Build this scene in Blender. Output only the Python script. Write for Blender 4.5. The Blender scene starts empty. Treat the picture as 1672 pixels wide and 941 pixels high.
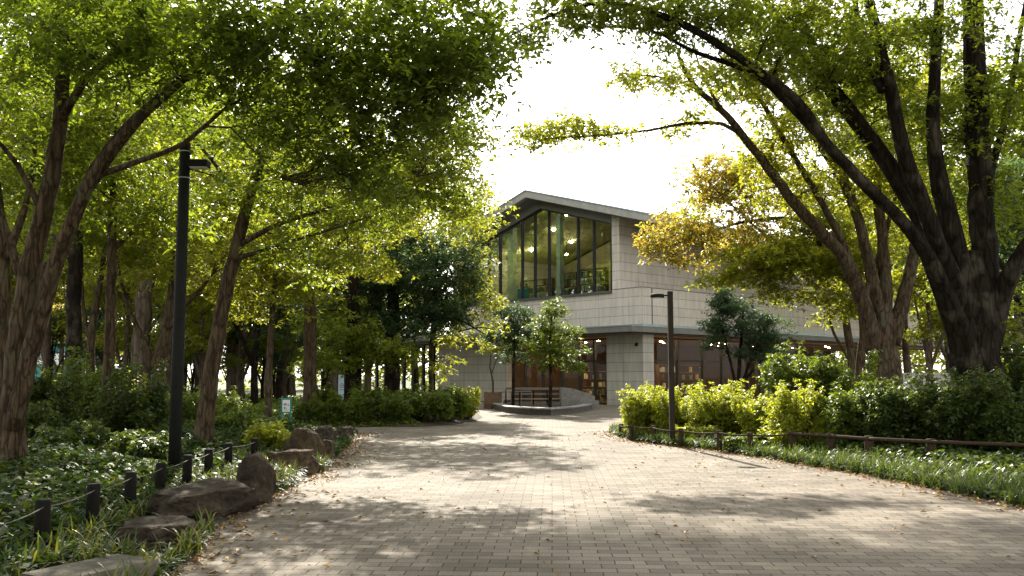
import bpy, bmesh, math, random
import numpy as np
from mathutils import Vector, Matrix, noise as mnoise

PI = math.pi
R = math.radians
random.seed(7)
scene = bpy.context.scene
COL = scene.collection

# ------------------------------------------------------------------ camera
FPX, CW, CH, HOR, EYE = 1500.0, 1672.0, 941.0, 615.0, 1.6
TH = math.atan((HOR - CH / 2) / FPX)
cam_d = bpy.data.cameras.new('camera')
cam_d.sensor_width = 36.0
cam_d.lens = 36.0 * FPX / CW
cam_d.clip_start = 0.05
cam_d.clip_end = 3000
cam = bpy.data.objects.new('camera', cam_d)
COL.objects.link(cam)
cam.location = (0, 0, EYE)
cam.rotation_euler = (PI / 2 + TH, 0, 0)
scene.camera = cam


def ray(px, py):
    x = (px - CW / 2) / FPX
    z = (CH / 2 - py) / FPX
    return np.array([x, math.cos(TH) - z * math.sin(TH), math.sin(TH) + z * math.cos(TH)])


def P(px, py, Y):
    """world point seen at a photo pixel, at distance Y in front of the camera"""
    d = ray(px, py)
    return np.array([0, 0, EYE]) + d * (Y / d[1])


def G(px, py, z=0.0):
    d = ray(px, py)
    return np.array([0, 0, EYE]) + d * ((z - EYE) / d[2])


# ------------------------------------------------------------------ object helpers
def tag(o, label=None, cat=None, group=None, kind=None):
    if label: o['label'] = label
    if cat: o['category'] = cat
    if group: o['group'] = group
    if kind: o['kind'] = kind
    return o


def thing(name, label, cat, loc=(0, 0, 0), rotz=0.0, group=None):
    o = bpy.data.objects.new(name, None)
    o.empty_display_size = 0.2
    COL.objects.link(o)
    o.location = loc
    o.rotation_euler = (0, 0, rotz)
    return tag(o, label, cat, group)


def link_mesh(name, me, mat, parent=None, local=False, smooth=False):
    """local=False: mesh coordinates are world coordinates (the parent must be unrotated)"""
    o = bpy.data.objects.new(name, me)
    if mat is not None:
        me.materials.append(mat)
    COL.objects.link(o)
    if parent is not None:
        o.parent = parent
        if not local:
            o.location = -Vector(parent.location)
    if smooth:
        me.polygons.foreach_set('use_smooth', [True] * len(me.polygons))
    return o


def np_mesh(name, V, F):
    """V (n,3) floats; F (m,k) ints, all faces of the same size k"""
    me = bpy.data.meshes.new(name)
    V = np.asarray(V, np.float32)
    F = np.asarray(F, np.int32)
    n, (m, k) = len(V), F.shape
    me.vertices.add(n)
    me.vertices.foreach_set('co', V.ravel())
    me.loops.add(m * k)
    me.loops.foreach_set('vertex_index', F.ravel())
    me.polygons.add(m)
    me.polygons.foreach_set('loop_start', np.arange(0, m * k, k, dtype=np.int32))
    me.polygons.foreach_set('loop_total', np.full(m, k, np.int32))
    me.update(calc_edges=True)
    return me


class MB:
    """collects boxes, prisms, tubes into one mesh"""
    def __init__(self):
        self.v, self.f = [], []

    def add(self, verts, faces):
        b = len(self.v)
        self.v += [tuple(p) for p in verts]
        self.f += [tuple(i + b for i in f) for f in faces]
        return self

    def box(self, x0, x1, y0, y1, z0, z1, bev=0.0):
        if bev <= 0:
            v = [(x, y, z) for z in (z0, z1) for y in (y0, y1) for x in (x0, x1)]
            return self.add(v, [(0, 2, 3, 1), (4, 5, 7, 6), (0, 1, 5, 4), (2, 6, 7, 3), (0, 4, 6, 2), (1, 3, 7, 5)])
        bm = bmesh.new()
        bmesh.ops.create_cube(bm, size=1.0, matrix=Matrix.Translation(((x0+x1)/2, (y0+y1)/2, (z0+z1)/2)) @ Matrix.Diagonal((x1-x0, y1-y0, z1-z0, 1)))
        bmesh.ops.bevel(bm, geom=bm.edges[:], offset=bev, segments=2, affect='EDGES', profile=0.6)
        return self.bm(bm)

    def bm(self, bm):
        bm.verts.index_update()
        self.add([v.co for v in bm.verts], [[v.index for v in f.verts] for f in bm.faces])
        bm.free()
        return self

    def prism(self, poly, axis, a0, a1):
        """poly: 2-D points; axis: which coordinate is extruded from a0 to a1"""
        n = len(poly)
        def mk(p, a):
            if axis == 0: return (a, p[0], p[1])
            if axis == 1: return (p[0], a, p[1])
            return (p[0], p[1], a)
        v = [mk(p, a0) for p in poly] + [mk(p, a1) for p in poly]
        f = [tuple(range(n))[::-1], tuple(range(n, 2 * n))]
        f += [(i, (i + 1) % n, n + (i + 1) % n, n + i) for i in range(n)]
        return self.add(v, f)

    def tube(self, pts, rad, sides=8, cap=True, wob=None):
        pts = [Vector(p) for p in pts]
        n = len(pts)
        if not hasattr(rad, '__len__'):
            rad = [rad] * n
        ring = []
        up = None
        for i in range(n):
            t = (pts[min(i + 1, n - 1)] - pts[max(i - 1, 0)])
            if t.length < 1e-9: t = Vector((0, 0, 1))
            t.normalize()
            if up is None:
                up = Vector((1, 0, 0)) if abs(t.x) < 0.9 else Vector((0, 1, 0))
            u = (up - t * up.dot(t))
            if u.length < 1e-6: u = t.orthogonal()
            u.normalize()
            up = u
            w = t.cross(u)
            row = []
            for k in range(sides):
                a = 2 * PI * k / sides
                r = rad[i] * (wob(i, a, pts[i]) if wob else 1.0)
                row.append(pts[i] + (u * math.cos(a) + w * math.sin(a)) * r)
            ring += row
        f = []
        for i in range(n - 1):
            for k in range(sides):
                a, b = i * sides + k, i * sides + (k + 1) % sides
                f.append((a, b, b + sides, a + sides))
        if cap:
            f.append(tuple(range(sides))[::-1])
            f.append(tuple((n - 1) * sides + k for k in range(sides)))
        return self.add(ring, f)

    def build(self, name, mat, parent=None, local=True, smooth=False):
        me = bpy.data.meshes.new(name)
        me.from_pydata(self.v, [], self.f)
        me.update()
        return link_mesh(name, me, mat, parent, local, smooth)


# ------------------------------------------------------------------ materials
def new_mat(name):
    m = bpy.data.materials.new(name)
    m.use_nodes = True
    nt = m.node_tree
    nt.nodes.clear()
    out = nt.nodes.new('ShaderNodeOutputMaterial')
    return m, nt, out


def N(nt, typ, **kw):
    n = nt.nodes.new('ShaderNode' + typ)
    for k, v in kw.items():
        if hasattr(n, k) and k not in n.inputs:
            setattr(n, k, v)
        else:
            n.inputs[k].default_value = v
    return n


def ramp(nt, stops, interp='LINEAR'):
    n = nt.nodes.new('ShaderNodeValToRGB')
    n.color_ramp.interpolation = interp
    e = n.color_ramp.elements
    e[0].position, e[0].color = stops[0][0], (*stops[0][1], 1)
    e[1].position, e[1].color = stops[1][0], (*stops[1][1], 1)
    for p, c in stops[2:]:
        x = e.new(p)
        x.color = (*c, 1)
    return n


def simple_mat(name, col, rough=0.6, metal=0.0, var=0.15, scale=6.0, bump=0.0, spec=0.4, stretch=(1, 1, 1)):
    m, nt, out = new_mat(name)
    L = nt.links.new
    b = N(nt, 'BsdfPrincipled', Roughness=rough, Metallic=metal)
    b.inputs['Specular IOR Level'].default_value = spec
    tc = N(nt, 'TexCoord')
    mp = N(nt, 'Mapping')
    mp.inputs['Scale'].default_value = stretch
    L(tc.outputs['Object'], mp.inputs['Vector'])
    nz = N(nt, 'TexNoise', Scale=scale, Detail=8.0, Roughness=0.6)
    L(mp.outputs[0], nz.inputs['Vector'])
    lo = tuple(c * (1 - var) for c in col)
    hi = tuple(min(1, c * (1 + var)) for c in col)
    rp = ramp(nt, [(0.3, lo), (0.7, hi)])
    L(nz.outputs['Fac'], rp.inputs[0])
    L(rp.outputs[0], b.inputs['Base Color'])
    if bump:
        bp = N(nt, 'Bump', Strength=bump, Distance=0.02)
        L(nz.outputs['Fac'], bp.inputs['Height'])
        L(bp.outputs[0], b.inputs['Normal'])
    L(b.outputs[0], out.inputs[0])
    return m


def leaf_mat(name, cols, trans=0.5, tcol=(1.0, 1.0, 0.55), tgain=1.5, rough=0.45, spec=0.35):
    """cols: ramp of the leaves' own colours, one drawn at random for each leaf"""
    m, nt, out = new_mat(name)
    L = nt.links.new
    g = N(nt, 'NewGeometry')
    rp = ramp(nt, [(i / (len(cols) - 1), c) for i, c in enumerate(cols)])
    L(g.outputs['Random Per Island'], rp.inputs[0])
    b = N(nt, 'BsdfPrincipled', Roughness=rough)
    b.inputs['Specular IOR Level'].default_value = spec
    L(rp.outputs[0], b.inputs['Base Color'])
    t = N(nt, 'BsdfTranslucent')
    mul = N(nt, 'MixRGB', blend_type='MULTIPLY')
    mul.inputs[0].default_value = 1.0
    L(rp.outputs[0], mul.inputs[1])
    mul.inputs[2].default_value = (tcol[0] * tgain, tcol[1] * tgain, tcol[2] * tgain, 1)
    L(mul.outputs[0], t.inputs[0])
    mx = N(nt, 'MixShader')
    mx.inputs[0].default_value = trans
    L(b.outputs[0], mx.inputs[1])
    L(t.outputs[0], mx.inputs[2])
    L(mx.outputs[0], out.inputs[0])
    return m


def bark_mat(name, c1, c2, c3, scale=7.0):
    m, nt, out = new_mat(name)
    L = nt.links.new
    b = N(nt, 'BsdfPrincipled', Roughness=0.85)
    b.inputs['Specular IOR Level'].default_value = 0.06
    tc = N(nt, 'TexCoord')
    mp = N(nt, 'Mapping')
    mp.inputs['Scale'].default_value = (1, 1, 0.22)
    L(tc.outputs['Object'], mp.inputs['Vector'])
    n1 = N(nt, 'TexNoise', Scale=scale * 2, Detail=8.0, Roughness=0.65)
    n2 = N(nt, 'TexNoise', Scale=2.2, Detail=4.0)
    L(mp.outputs[0], n1.inputs['Vector'])
    L(tc.outputs['Object'], n2.inputs['Vector'])
    r1 = ramp(nt, [(0.32, c1), (0.62, c2)])
    L(n1.outputs['Fac'], r1.inputs[0])
    r2 = ramp(nt, [(0.52, (0, 0, 0)), (0.66, (1, 1, 1))])
    L(n2.outputs['Fac'], r2.inputs[0])
    mx = N(nt, 'MixRGB')
    L(r2.outputs[0], mx.inputs[0])
    L(r1.outputs[0], mx.inputs[1])
    mx.inputs[2].default_value = (*c3, 1)
    L(mx.outputs[0], b.inputs['Base Color'])
    vo = N(nt, 'TexVoronoi', feature='DISTANCE_TO_EDGE', Scale=scale * 1.4)
    ws = N(nt, 'VectorMath', operation='SCALE'); L(n1.outputs['Color'], ws.inputs[0]); ws.inputs['Scale'].default_value = 0.12
    wa = N(nt, 'VectorMath', operation='ADD'); L(mp.outputs[0], wa.inputs[0]); L(ws.outputs[0], wa.inputs[1])
    L(wa.outputs[0], vo.inputs['Vector'])
    r3 = ramp(nt, [(0.0, (.66, .64, .62)), (0.10, (1.05, 1.05, 1.05))])
    L(vo.outputs['Distance'], r3.inputs[0])
    mf = N(nt, 'MixRGB', blend_type='MULTIPLY'); mf.inputs[0].default_value = 1
    L(mx.outputs[0], mf.inputs[1]); L(r3.outputs[0], mf.inputs[2])
    L(mf.outputs[0], b.inputs['Base Color'])
    hm = N(nt, 'Math', operation='ADD'); L(n1.outputs['Fac'], hm.inputs[0]); L(r3.outputs[0], hm.inputs[1])
    bp = N(nt, 'Bump', Strength=1.0, Distance=0.05)
    L(hm.outputs[0], bp.inputs['Height'])
    L(bp.outputs[0], b.inputs['Normal'])
    L(b.outputs[0], out.inputs[0])
    return m


def paving_mat():
    m, nt, out = new_mat('brick_paving')
    L = nt.links.new
    b = N(nt, 'BsdfPrincipled', Roughness=0.8)
    b.inputs['Specular IOR Level'].default_value = 0.08
    tc = N(nt, 'TexCoord')
    mp = N(nt, 'Mapping')
    mp.inputs['Rotation'].default_value = (0, 0, R(2.5))
    L(tc.outputs['Object'], mp.inputs['Vector'])
    wn = N(nt, 'TexNoise', Scale=2.5, Detail=2.0)
    L(mp.outputs[0], wn.inputs['Vector'])
    wv = N(nt, 'VectorMath', operation='SCALE')
    L(wn.outputs['Color'], wv.inputs[0])
    wv.inputs['Scale'].default_value = 0.018
    va = N(nt, 'VectorMath', operation='ADD')
    L(mp.outputs[0], va.inputs[0])
    L(wv.outputs[0], va.inputs[1])
    bt = N(nt, 'TexBrick', offset=0.45, squash=1.0)
    L(va.outputs[0], bt.inputs['Vector'])
    for k, v in (('Scale', 1.0), ('Mortar Size', 0.0055), ('Mortar Smooth', 0.2), ('Bias', 0.0), ('Brick Width', 0.27), ('Row Height', 0.165)):
        bt.inputs[k].default_value = v
    bt.inputs['Color1'].default_value = (0.155, 0.136, 0.114, 1)
    bt.inputs['Color2'].default_value = (0.25, 0.219, 0.185, 1)
    bt.inputs['Mortar'].default_value = (0.05, 0.042, 0.032, 1)
    n1 = N(nt, 'TexNoise', Scale=55.0, Detail=6.0, Roughness=0.7)
    n2 = N(nt, 'TexNoise', Scale=0.7, Detail=5.0)
    L(tc.outputs['Object'], n1.inputs['Vector'])
    L(tc.outputs['Object'], n2.inputs['Vector'])
    r1 = ramp(nt, [(0.34, (0.62, 0.61, 0.59)), (0.66, (1.2, 1.18, 1.16))])
    r2 = ramp(nt, [(0.32, (0.72, 0.70, 0.67)), (0.66, (1.1, 1.09, 1.07))])
    L(n1.outputs['Fac'], r1.inputs[0])
    L(n2.outputs['Fac'], r2.inputs[0])
    m1 = N(nt, 'MixRGB', blend_type='MULTIPLY'); m1.inputs[0].default_value = 1
    m2 = N(nt, 'MixRGB', blend_type='MULTIPLY'); m2.inputs[0].default_value = 1
    L(bt.outputs['Color'], m1.inputs[1]); L(r1.outputs[0], m1.inputs[2])
    L(m1.outputs[0], m2.inputs[1]); L(r2.outputs[0], m2.inputs[2])
    L(m2.outputs[0], b.inputs['Base Color'])
    sub = N(nt, 'Math', operation='MULTIPLY_ADD')
    L(bt.outputs['Fac'], sub.inputs[0]); sub.inputs[1].default_value = -1.0
    L(n1.outputs['Fac'], sub.inputs[2])
    bp = N(nt, 'Bump', Strength=0.6, Distance=0.008)
    L(sub.outputs[0], bp.inputs['Height'])
    L(bp.outputs[0], b.inputs['Normal'])
    L(b.outputs[0], out.inputs[0])
    return m


def stone_mat(name, c1, c2, cm, pw=1.6, ph=0.51, z0=4.45, mortar=0.012):
    """large stone panels; coordinates run along either facade (x+y) and up"""
    m, nt, out = new_mat(name)
    L = nt.links.new
    b = N(nt, 'BsdfPrincipled', Roughness=0.75)
    b.inputs['Specular IOR Level'].default_value = 0.3
    tc = N(nt, 'TexCoord')
    sp = N(nt, 'SeparateXYZ')
    L(tc.outputs['Object'], sp.inputs[0])
    ad = N(nt, 'Math', operation='ADD'); L(sp.outputs[0], ad.inputs[0]); L(sp.outputs[1], ad.inputs[1])
    sz = N(nt, 'Math', operation='SUBTRACT'); L(sp.outputs[2], sz.inputs[0]); sz.inputs[1].default_value = z0
    cb = N(nt, 'CombineXYZ'); L(ad.outputs[0], cb.inputs[0]); L(sz.outputs[0], cb.inputs[1])
    bt = N(nt, 'TexBrick', offset=0.0, squash=1.0)
    L(cb.outputs[0], bt.inputs['Vector'])
    for k, v in (('Scale', 1.0), ('Mortar Size', mortar), ('Mortar Smooth', 0.1), ('Bias', 0.0), ('Brick Width', pw), ('Row Height', ph)):
        bt.inputs[k].default_value = v
    bt.inputs['Color1'].default_value = (*c1, 1)
    bt.inputs['Color2'].default_value = (*c2, 1)
    bt.inputs['Mortar'].default_value = (*cm, 1)
    n1 = N(nt, 'TexNoise', Scale=4.0, Detail=9.0, Roughness=0.65)
    mp = N(nt, 'Mapping'); mp.inputs['Scale'].default_value = (1, 1, 0.16)
    L(tc.outputs['Object'], mp.inputs[0]); L(mp.outputs[0], n1.inputs['Vector'])
    r1 = ramp(nt, [(0.3, (0.76, 0.75, 0.73)), (0.7, (1.1, 1.1, 1.1))])
    L(n1.outputs['Fac'], r1.inputs[0])
    m1 = N(nt, 'MixRGB', blend_type='MULTIPLY'); m1.inputs[0].default_value = 1
    L(bt.outputs['Color'], m1.inputs[1]); L(r1.outputs[0], m1.inputs[2])
    L(m1.outputs[0], b.inputs['Base Color'])
    bp = N(nt, 'Bump', Strength=0.5, Distance=0.01)
    inv = N(nt, 'Math', operation='MULTIPLY'); L(bt.outputs['Fac'], inv.inputs[0]); inv.inputs[1].default_value = -1
    L(inv.outputs[0], bp.inputs['Height'])
    L(bp.outputs[0], b.inputs['Normal'])
    L(b.outputs[0], out.inputs[0])
    return m


def rock_mat(name, c1, c2, c3):
    m, nt, out = new_mat(name)
    L = nt.links.new
    b = N(nt, 'BsdfPrincipled', Roughness=0.85)
    b.inputs['Specular IOR Level'].default_value = 0.12
    tc = N(nt, 'TexCoord')
    n1 = N(nt, 'TexNoise', Scale=7.0, Detail=12.0, Roughness=0.7)
    n2 = N(nt, 'TexNoise', Scale=1.6, Detail=5.0)
    L(tc.outputs['Object'], n1.inputs['Vector']); L(tc.outputs['Object'], n2.inputs['Vector'])
    r1 = ramp(nt, [(0.34, c1), (0.6, c2), (0.75, c3)])
    L(n1.outputs['Fac'], r1.inputs[0])
    r2 = ramp(nt, [(0.35, (0.7, 0.7, 0.66)), (0.65, (1.15, 1.12, 1.05))])
    L(n2.outputs['Fac'], r2.inputs[0])
    m1 = N(nt, 'MixRGB', blend_type='MULTIPLY'); m1.inputs[0].default_value = 1
    L(r1.outputs[0], m1.inputs[1]); L(r2.outputs[0], m1.inputs[2])
    L(m1.outputs[0], b.inputs['Base Color'])
    n3 = N(nt, 'TexNoise', Scale=14.0, Detail=10.0, Roughness=0.75)
    L(tc.outputs['Object'], n3.inputs['Vector'])
    bp = N(nt, 'Bump', Strength=1.0, Distance=0.07)
    L(n3.outputs['Fac'], bp.inputs['Height'])
    L(bp.outputs[0], b.inputs['Normal'])
    L(b.outputs[0], out.inputs[0])
    return m


def glass_mat(name, tint=(0.8, 0.86, 0.8), base=0.08, rough=0.0, gain=1.15):
    m, nt, out = new_mat(name)
    L = nt.links.new
    tr = N(nt, 'BsdfTransparent'); tr.inputs[0].default_value = (*tint, 1)
    gl = N(nt, 'BsdfGlossy'); gl.inputs['Roughness'].default_value = rough
    gl.inputs[0].default_value = (0.92, 0.96, 0.95, 1)
    fr = N(nt, 'Fresnel'); fr.inputs[0].default_value = 1.5
    ad = N(nt, 'Math', operation='MULTIPLY_ADD'); ad.use_clamp = True
    L(fr.outputs[0], ad.inputs[0]); ad.inputs[1].default_value = gain; ad.inputs[2].default_value = base
    mx = N(nt, 'MixShader')
    L(ad.outputs[0], mx.inputs[0]); L(tr.outputs[0], mx.inputs[1]); L(gl.outputs[0], mx.inputs[2])
    L(mx.outputs[0], out.inputs[0])
    return m


def emit_mat(name, col, s):
    m, nt, out = new_mat(name)
    e = N(nt, 'Emission'); e.inputs[0].default_value = (*col, 1); e.inputs[1].default_value = s
    nt.links.new(e.outputs[0], out.inputs[0])
    return m


M = {}
M['paving'] = paving_mat()
M['soil'] = simple_mat('soil', (0.045, 0.034, 0.022), 0.95, 0, 0.5, 9.0, 0.8)
M['grassland'] = simple_mat('grassland', (0.05, 0.07, 0.022), 0.95, 0, 0.5, 3.0, 0.5)
M['stone'] = stone_mat('pale_stone_panel', (0.585, 0.525, 0.46), (0.65, 0.585, 0.52), (0.27, 0.25, 0.22), 3.2, .51, 4.45, .014)
M['pier'] = stone_mat('pier_stone_panel', (0.44, 0.415, 0.37), (0.51, 0.48, 0.43), (0.17, 0.16, 0.14), 1.4, 0.52, 0.3)
M['conc'] = simple_mat('concrete', (0.33, 0.315, 0.29), 0.8, 0, 0.15, 2.5, 0.1)
M['canopy'] = simple_mat('canopy_edge', (0.19, 0.18, 0.16), 0.8, 0, 0.15, 2.5, 0.1)
M['soffit'] = simple_mat('soffit_board', (0.16, 0.155, 0.145), 0.8, 0, 0.1, 2.0)
M['zinc'] = simple_mat('zinc_sheet', (0.34, 0.42, 0.45), 0.4, 0.5, 0.1, 2.0)
M['frame'] = simple_mat('dark_bronze_frame', (0.022, 0.024, 0.024), 0.45, 0.3, 0.2, 5.0)
M['sill'] = simple_mat('sill_metal', (0.10, 0.10, 0.095), 0.5, 0.3, 0.15, 4.0)
M['glass_up'] = glass_mat('gable_glass', (0.70, 0.88, 0.82), 0.22)
M['glass_lo'] = glass_mat('shopfront_glass', (0.80, 0.82, 0.78), 0.0, 0.0, 0.3)
M['beige'] = simple_mat('beige_plaster', (0.46, 0.40, 0.25), 0.9, 0, 0.06, 2.0)
M['white'] = simple_mat('white_paint', (0.75, 0.76, 0.72), 0.7, 0, 0.05, 2.0)
M['brownwall'] = simple_mat('warm_brown_wall', (0.06, 0.032, 0.016), 0.8, 0, 0.2, 1.2)
M['woodceil'] = simple_mat('wood_ceiling', (0.50, 0.25, 0.10), 0.6, 0, 0.2, 2.0, 0, 0.4, (1, 8, 1))
M['floorint'] = simple_mat('interior_floor', (0.10, 0.07, 0.045), 0.35, 0, 0.15, 2.0)
M['shelf'] = simple_mat('dark_wood_shelf', (0.13, 0.075, 0.04), 0.6, 0, 0.25, 6.0)
M['lampmetal'] = simple_mat('dark_lamp_paint', (0.010, 0.010, 0.009), 0.7, 0.0, 0.3, 10.0, 0, 0.15)
M['polewood'] = simple_mat('weathered_brown_pole', (0.03, 0.023, 0.017), 0.8, 0.0, 0.3, 9.0, 0.1, 0.12, (4, 4, .4))
M['lens'] = simple_mat('frosted_lens', (0.55, 0.54, 0.48), 0.4, 0, 0.1, 8.0)
M['band'] = simple_mat('grey_band', (0.4, 0.4, 0.38), 0.5, 0.4, 0.1, 8.0)
M['post'] = simple_mat('dark_post', (0.011, 0.010, 0.009), 0.85, 0, 0.4, 14.0, 0.3, 0.08)
M['logpost'] = simple_mat('log_post', (0.045, 0.032, 0.02), 0.9, 0, 0.4, 12.0, 0.4, 0.08, (3, 3, .5))
M['rope'] = simple_mat('rope', (0.09, 0.082, 0.06), 0.9, 0, 0.3, 60.0, 0.3)
M['rock'] = rock_mat('dark_boulder', (0.026, 0.019, 0.013), (0.085, 0.066, 0.05), (0.25, 0.215, 0.17))
M['rockbrown'] = rock_mat('brown_boulder', (0.045, 0.032, 0.021), (0.12, 0.085, 0.055), (0.22, 0.175, 0.125))
M['curb'] = rock_mat('cut_kerb_stone', (0.13, 0.115, 0.095), (0.24, 0.215, 0.18), (0.34, 0.31, 0.27))
M['planter'] = simple_mat('grey_granite', (0.20, 0.19, 0.175), 0.75, 0, 0.25, 7.0, 0.15)
M['planterdark'] = simple_mat('dark_granite', (0.09, 0.08, 0.072), 0.7, 0, 0.35, 7.0, 0.15)
M['teal'] = simple_mat('teal_paint', (0.02, 0.20, 0.18), 0.45, 0, 0.1, 5.0)
M['paper'] = simple_mat('notice_sheet', (0.70, 0.68, 0.66), 0.6, 0, 0.04, 5.0)
M['ink'] = simple_mat('dark_ink', (0.08, 0.08, 0.10), 0.6, 0, 0.1, 5.0)
M['bluepaper'] = simple_mat('pale_blue_board', (0.45, 0.56, 0.64), 0.5, 0, 0.05, 3.0)
M['bench'] = simple_mat('grey_weathered_timber', (0.17, 0.155, 0.135), 0.8, 0, 0.3, 8.0, 0.2, 0.3, (8, 1, 1))
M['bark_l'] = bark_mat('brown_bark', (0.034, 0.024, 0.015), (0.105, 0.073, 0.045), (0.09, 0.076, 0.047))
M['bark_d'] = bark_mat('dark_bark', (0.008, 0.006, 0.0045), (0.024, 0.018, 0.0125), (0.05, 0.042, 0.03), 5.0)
M['bark_f'] = bark_mat('far_bark', (0.05, 0.038, 0.028), (0.12, 0.09, 0.065), (0.09, 0.08, 0.055))
M['lamp_up'] = emit_mat('warm_lamp', (1.0, 0.80, 0.48), 65.0)
M['lamp_lo'] = emit_mat('amber_lamp', (1.0, 0.62, 0.27), 90.0)

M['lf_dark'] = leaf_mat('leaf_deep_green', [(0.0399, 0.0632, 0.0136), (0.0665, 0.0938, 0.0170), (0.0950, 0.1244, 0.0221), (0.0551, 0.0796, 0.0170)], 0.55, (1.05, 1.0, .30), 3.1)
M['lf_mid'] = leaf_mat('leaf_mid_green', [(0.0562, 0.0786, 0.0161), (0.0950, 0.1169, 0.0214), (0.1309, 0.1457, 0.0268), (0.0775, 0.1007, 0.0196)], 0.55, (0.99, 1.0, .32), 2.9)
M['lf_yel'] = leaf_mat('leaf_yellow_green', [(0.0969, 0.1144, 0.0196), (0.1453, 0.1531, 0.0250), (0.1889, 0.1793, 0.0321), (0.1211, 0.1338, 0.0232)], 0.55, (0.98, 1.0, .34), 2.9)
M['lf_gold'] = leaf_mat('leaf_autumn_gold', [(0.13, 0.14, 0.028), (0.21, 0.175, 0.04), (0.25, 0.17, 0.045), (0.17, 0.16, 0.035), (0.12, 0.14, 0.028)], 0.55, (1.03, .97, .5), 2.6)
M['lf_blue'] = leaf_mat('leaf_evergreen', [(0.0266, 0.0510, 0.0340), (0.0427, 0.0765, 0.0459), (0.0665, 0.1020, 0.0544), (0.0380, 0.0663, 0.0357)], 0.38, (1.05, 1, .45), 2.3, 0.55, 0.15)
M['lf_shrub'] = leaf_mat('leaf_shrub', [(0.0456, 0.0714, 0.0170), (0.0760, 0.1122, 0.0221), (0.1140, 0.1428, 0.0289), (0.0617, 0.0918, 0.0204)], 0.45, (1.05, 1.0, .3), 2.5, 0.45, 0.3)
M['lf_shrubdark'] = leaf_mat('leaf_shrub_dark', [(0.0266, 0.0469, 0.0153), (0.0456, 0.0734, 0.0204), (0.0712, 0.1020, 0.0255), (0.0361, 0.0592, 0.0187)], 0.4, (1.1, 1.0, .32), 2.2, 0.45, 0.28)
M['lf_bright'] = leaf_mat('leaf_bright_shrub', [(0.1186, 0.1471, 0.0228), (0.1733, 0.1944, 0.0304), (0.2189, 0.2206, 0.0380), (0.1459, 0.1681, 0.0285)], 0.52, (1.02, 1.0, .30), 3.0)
M['lf_ground'] = leaf_mat('leaf_ground', [(0.014, 0.030, 0.012), (0.026, 0.05, 0.015), (0.042, 0.068, 0.018), (0.018, 0.038, 0.014), (0.075, 0.085, 0.016)], 0.32, (1.05, 1.0, .35), 2.2, 0.55, 0.1)
M['lf_strap'] = leaf_mat('leaf_strap', [(0.0285, 0.0490, 0.0170), (0.0475, 0.0775, 0.0221), (0.0808, 0.1020, 0.0272), (0.1425, 0.1326, 0.0340)], 0.35, (1.1, 1.0, .32), 2.1, 0.45, 0.25)
M['lf_dead'] = leaf_mat('leaf_fallen', [(0.16, 0.09, 0.04), (0.28, 0.16, 0.05), (0.34, 0.22, 0.07), (0.20, 0.11, 0.06), (0.40, 0.30, 0.15)], 0.15, (1, .8, .5), 1.2, 0.6, 0.2)


# ------------------------------------------------------------------ foliage
def unit(a):
    return a / np.maximum(np.linalg.norm(a, axis=-1, keepdims=True), 1e-9)


def leaves_mesh(name, base, axis, nrm, length, width, fold=0.18, wide_at=0.45):
    """one folded lozenge leaf per row"""
    n = len(base)
    axis = unit(axis)
    side = unit(np.cross(axis, nrm))
    nn = np.cross(side, axis)
    l = length[:, None]
    w = width[:, None]
    mid = base + axis * l * wide_at
    V = np.empty((n, 4, 3), np.float32)
    V[:, 0] = base
    V[:, 1] = mid + side * w * 0.5 + nn * w * fold
    V[:, 2] = base + axis * l - nn * l * 0.06
    V[:, 3] = mid - side * w * 0.5 + nn * w * fold
    F = np.arange(n * 4, dtype=np.int32).reshape(n, 4)
    return np_mesh(name, V.reshape(-1, 3), F)


def spray_leaves(rng, C, rad, whorls, per, L, W, flat=0.45, droop=0.25, tilt=0.5):
    """leafy sprays round the centres C; each spray has `whorls` twig tips, each with `per` leaves"""
    n = len(C)
    d = unit(rng.normal(size=(n, whorls, 3)))
    rr = rng.random((n, whorls, 1)) ** 0.5
    p = d * rr * np.asarray(rad).reshape(-1, 1, 1)
    p[..., 2] *= flat
    p[..., 2] -= droop * (np.linalg.norm(p[..., :2], axis=-1) ** 2) / np.maximum(np.asarray(rad).reshape(-1, 1), 1e-3)
    tips = (C[:, None, :] + p).reshape(-1, 3)
    m = len(tips)
    a0 = rng.random((m, 1)) * 2 * PI
    a = a0 + np.arange(per)[None, :] * (2 * PI / per) + rng.normal(scale=0.35, size=(m, per))
    lean = rng.normal(scale=0.35, size=(m, 2))
    ax = np.stack([np.cos(a) + lean[:, :1] * .6, np.sin(a) + lean[:, 1:] * .6, rng.normal(-0.35, 0.4, size=(m, per))], -1)
    nr = np.stack([rng.normal(0, tilt, (m, per)), rng.normal(0, tilt, (m, per)), np.ones((m, per))], -1)
    b = np.repeat(tips[:, None, :], per, 1) + rng.normal(scale=0.25 * L, size=(m, per, 3))
    s = rng.uniform(0.45, 1.3, (m * per))
    return b.reshape(-1, 3), ax.reshape(-1, 3), nr.reshape(-1, 3), s * L, s * W


def catmull(pts, step=0.3):
    p = np.asarray(pts, float)
    out = []
    n = len(p)
    for i in range(n - 1):
        p0, p1, p2, p3 = p[max(i - 1, 0)], p[i], p[i + 1], p[min(i + 2, n - 1)]
        k = max(2, int(np.linalg.norm((p2 - p1)[:3]) / step))
        for t in np.linspace(0, 1, k, endpoint=False):
            out.append(0.5 * ((2 * p1) + (-p0 + p2) * t + (2 * p0 - 5 * p1 + 4 * p2 - p3) * t * t + (-p0 + 3 * p1 - 3 * p2 + p3) * t ** 3))
    out.append(p[-1])
    out = np.array(out)
    out[:, 3] = np.maximum(out[:, 3], 0.004)
    return out


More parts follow.
